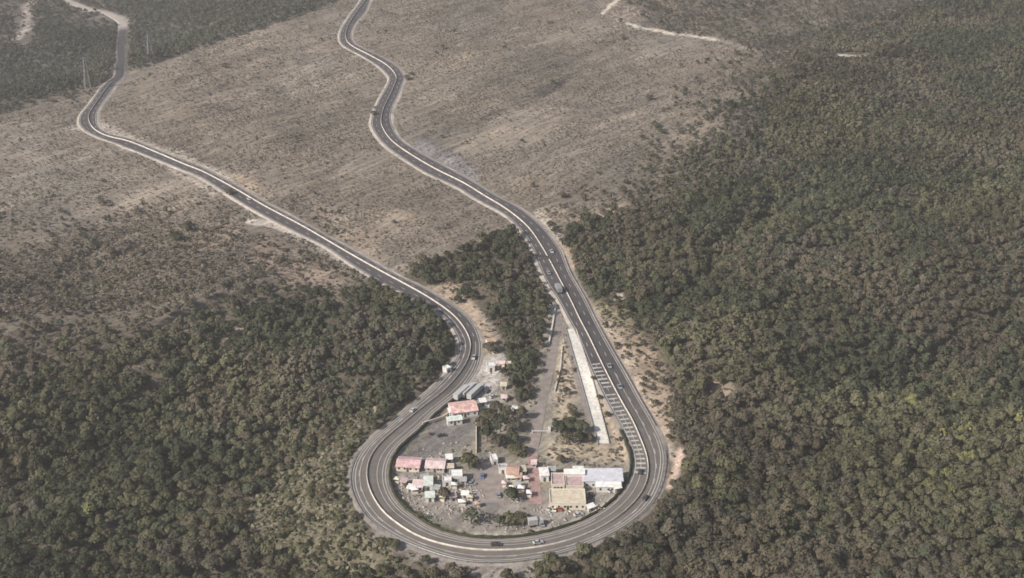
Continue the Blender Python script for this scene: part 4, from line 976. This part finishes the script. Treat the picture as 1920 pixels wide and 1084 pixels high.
# scrub on the open hillside, banks and verges
gs = 2.3
bx = np.arange(-780, 780, gs); by = np.arange(330, 1750, gs)
SX, SY = np.meshgrid(bx, by); SX = SX.ravel(); SY = SY.ravel()
SX = SX + rng.uniform(-0.5, 0.5, SX.size)*gs; SY = SY + rng.uniform(-0.5, 0.5, SY.size)*gs
SZ = tz(SX, SY); spx, spy, sdep = project(SX, SY, SZ)
k = (spx > -350) & (spx < 2150) & (spy > -80) & (spy < 1330); SX, SY, SZ, spx, spy, sdep = [a[k] for a in (SX, SY, SZ, spx, spy, sdep)]
swx, swy = warp(SX, SY, spx, spy)
sb = (pip(swx, swy, BROWN) | pip(swx, swy, BEYOND)) & ~pip(spx, spy, BEYOND); sg = pip(swx, swy, GRASS); stn = pip(spx, spy, TANSIDE); sl = pip(spx, spy, LOOPCLEAR)
patch = fbm(SX, SY, 38, 70, 3)
a_ = SX*GD[0]+SY*GD[1]; c_ = SX*GD[1]-SY*GD[0]
rill = fbm(c_, a_*0.18, 16, 73, 2)
pr = np.zeros(SX.size); pr[sb] = np.clip(0.62+0.6*patch[sb]+0.8*rill[sb], 0.1, 0.95)
lsx = sb & (spx < 700) & (rng.random(SX.size) < sstep(330, 540, swy)*sstep(720, 560, swx)); pr[lsx] = np.clip(pr[lsx]*1.5+0.1, 0, 0.95)
usx = sb & pip(swx, swy, UPSCRUB); pr[usx] = 0.8
pr[(pr == 0) & ~pip(spx, spy, BEYOND)] = 0.38; pr[sg] = 0.9; pr[stn] = 0.6; pr[sl] = np.where(spy[sl] < 880, 0.24, 0.05); dry = sl & (((spx-1100)/75)**2+((spy-852)/20)**2 < 1); pr[dry] = 0.8; neck = sl & (spx > 985) & (spx < 1125) & (spy > 600) & (spy < 830); pr[neck] = 0.55
sd, sside, _j = road_dist(SX, SY)
for cxp, cyp, rx, ry in [(1100,720,24,120), (1022,720,15,140), (915,720,38,50), (920,905,36,60), (830,800,70,40), (500,425,50,16), (1268,875,10,30), (1080,912,110,36), (800,880,80,50), (1155,557,16,7)]:
    pr[((spx-cxp)/rx)**2+((spy-cyp)/ry)**2 < 1] *= 0.06
for tr_ in ([(1158,38),(1200,52),(1280,65),(1355,76)], [(1560,103),(1625,108)], [(1130,25),(1145,10),(1170,-8)]): pr *= 1-stroke(spx, spy, tr_, 2.8, 0.3)
pr *= 1-stroke(spx, spy, [(1070,612),(1097,706),(1132,838)], 13, 0.2); pr *= 1-stroke(spx, spy, [(1052,592),(1044,640),(1034,690),(1018,760),(1008,810),(998,850)], 12, 0.2)
k = (rng.random(SX.size) < pr) & (sd > 3.2)
SX, SY, SZ, spx, spy, sdep, sg, lsx, usx, stn = [a[k] for a in (SX, SY, SZ, spx, spy, sdep, sg, lsx, usx, stn)]
n = SX.size
und = ~(pip(spx, spy, BROWN) | sg | stn | pip(spx, spy, LOOPCLEAR))
SP = np.array([(0.206, 0.179, 0.150), (0.264, 0.231, 0.188), (0.168, 0.148, 0.122), (0.140, 0.130, 0.090), (0.100, 0.094, 0.066)])
w = np.array([0.55, 0.36, 0.075, 0.014, 0.001]); kd = rng.choice(5, n, p=w)
kd = np.where((sg | lsx | stn | und) & (rng.random(n) < 0.45), rng.choice([2, 3, 4, 3], n), kd); kd = np.where(usx & (rng.random(n) < 0.6), rng.choice([2, 3, 4], n), kd)
COLS = SP[kd]*(0.75+0.5*rng.random(n))[:, None]; COLS[sg] *= np.array((1.16, 1.22, 1.04))
SR = (0.45+0.65*rng.random(n)**2)*np.where(kd >= 3, 1.35, 1.0)*np.where(lsx, 1.3, 1.0)*np.where(sg, 1.75, 1.0)
SR = np.where(pip(spx, spy, LOOPCLEAR) & (spy < 880), SR*1.3, SR)
X, Y, Z, RAD, COL, ROT, HS = SX, SY, SZ, SR, COLS, rng.uniform(0, 6.283, n), rng.uniform(0.38, 0.8, n)
VAR = rng.integers(0, 5, n)
Vs, Ts = scatter(BUSH, np.ones(n, bool)); V = np.concatenate(Vs)
print('scrub', n, len(V)//4)
o = link('scrub', np_mesh('scrub', V, np.arange(len(V)).reshape(-1, 4), 'tint', np.concatenate(Ts)), None, M['scrub'])
tag(o, 'low dry grey-brown scrub covering the open hillside', 'scrub', kind='stuff')

# ------------------------------------------------------------------ light, sky and air
SUN_EL, SX_, SY_ = math.radians(36), -0.85, -0.527
sun = bpy.data.lights.new('sun', 'SUN'); sun.energy = 4.6; sun.angle = math.radians(0.6); sun.color = (1.0, 0.935, 0.86)
so = bpy.data.objects.new('sun', sun); C.objects.link(so)
tosun = Vector((SX_*math.cos(SUN_EL), SY_*math.cos(SUN_EL), math.sin(SUN_EL)))
so.rotation_euler = tosun.to_track_quat('Z', 'Y').to_euler(); so.location = (-300, -300, 900)
w = bpy.data.worlds.new('World'); scene.world = w; w.use_nodes = True
nt = w.node_tree; sky = nt.nodes.new('ShaderNodeTexSky'); sky.sky_type = 'NISHITA'; sky.sun_disc = False
sky.sun_elevation = SUN_EL; sky.sun_rotation = math.atan2(SX_, SY_); sky.dust_density = 3.0; sky.air_density = 1.0
nt.links.new(sky.outputs[0], nt.nodes['Background'].inputs[0]); nt.nodes['Background'].inputs[1].default_value = 0.09
HAZE = 0.00011
hz = MB().box(-8100, 8100, -3100, 14100, float(GZ.min())-1.0, 352).mesh('haze')
hm = bpy.data.materials.new('haze'); hm.use_nodes = True; hn = hm.node_tree; hn.nodes.remove(hn.nodes['Principled BSDF'])
pv = hn.nodes.new('ShaderNodeVolumePrincipled'); pv.inputs['Density'].default_value = HAZE; pv.inputs['Color'].default_value = (0.93, 0.91, 0.90, 1); pv.inputs['Anisotropy'].default_value = 0.2
hn.links.new(pv.outputs[0], hn.nodes['Material Output'].inputs['Volume'])
tag(link('haze', hz, None, hm), 'thin pale haze in the air over the hillside', 'haze', kind='stuff')
scene.cycles.max_bounces = 5; scene.cycles.diffuse_bounces = 3; scene.cycles.volume_bounces = 1; scene.cycles.transparent_max_bounces = 8
scene.cycles.use_denoising = True; scene.cycles.filter_width = 1.7
vs = scene.view_settings; vs.view_transform = 'Standard'; vs.look = 'None'; vs.exposure = 0.27; vs.gamma = 1.0; vs.use_curve_mapping = False
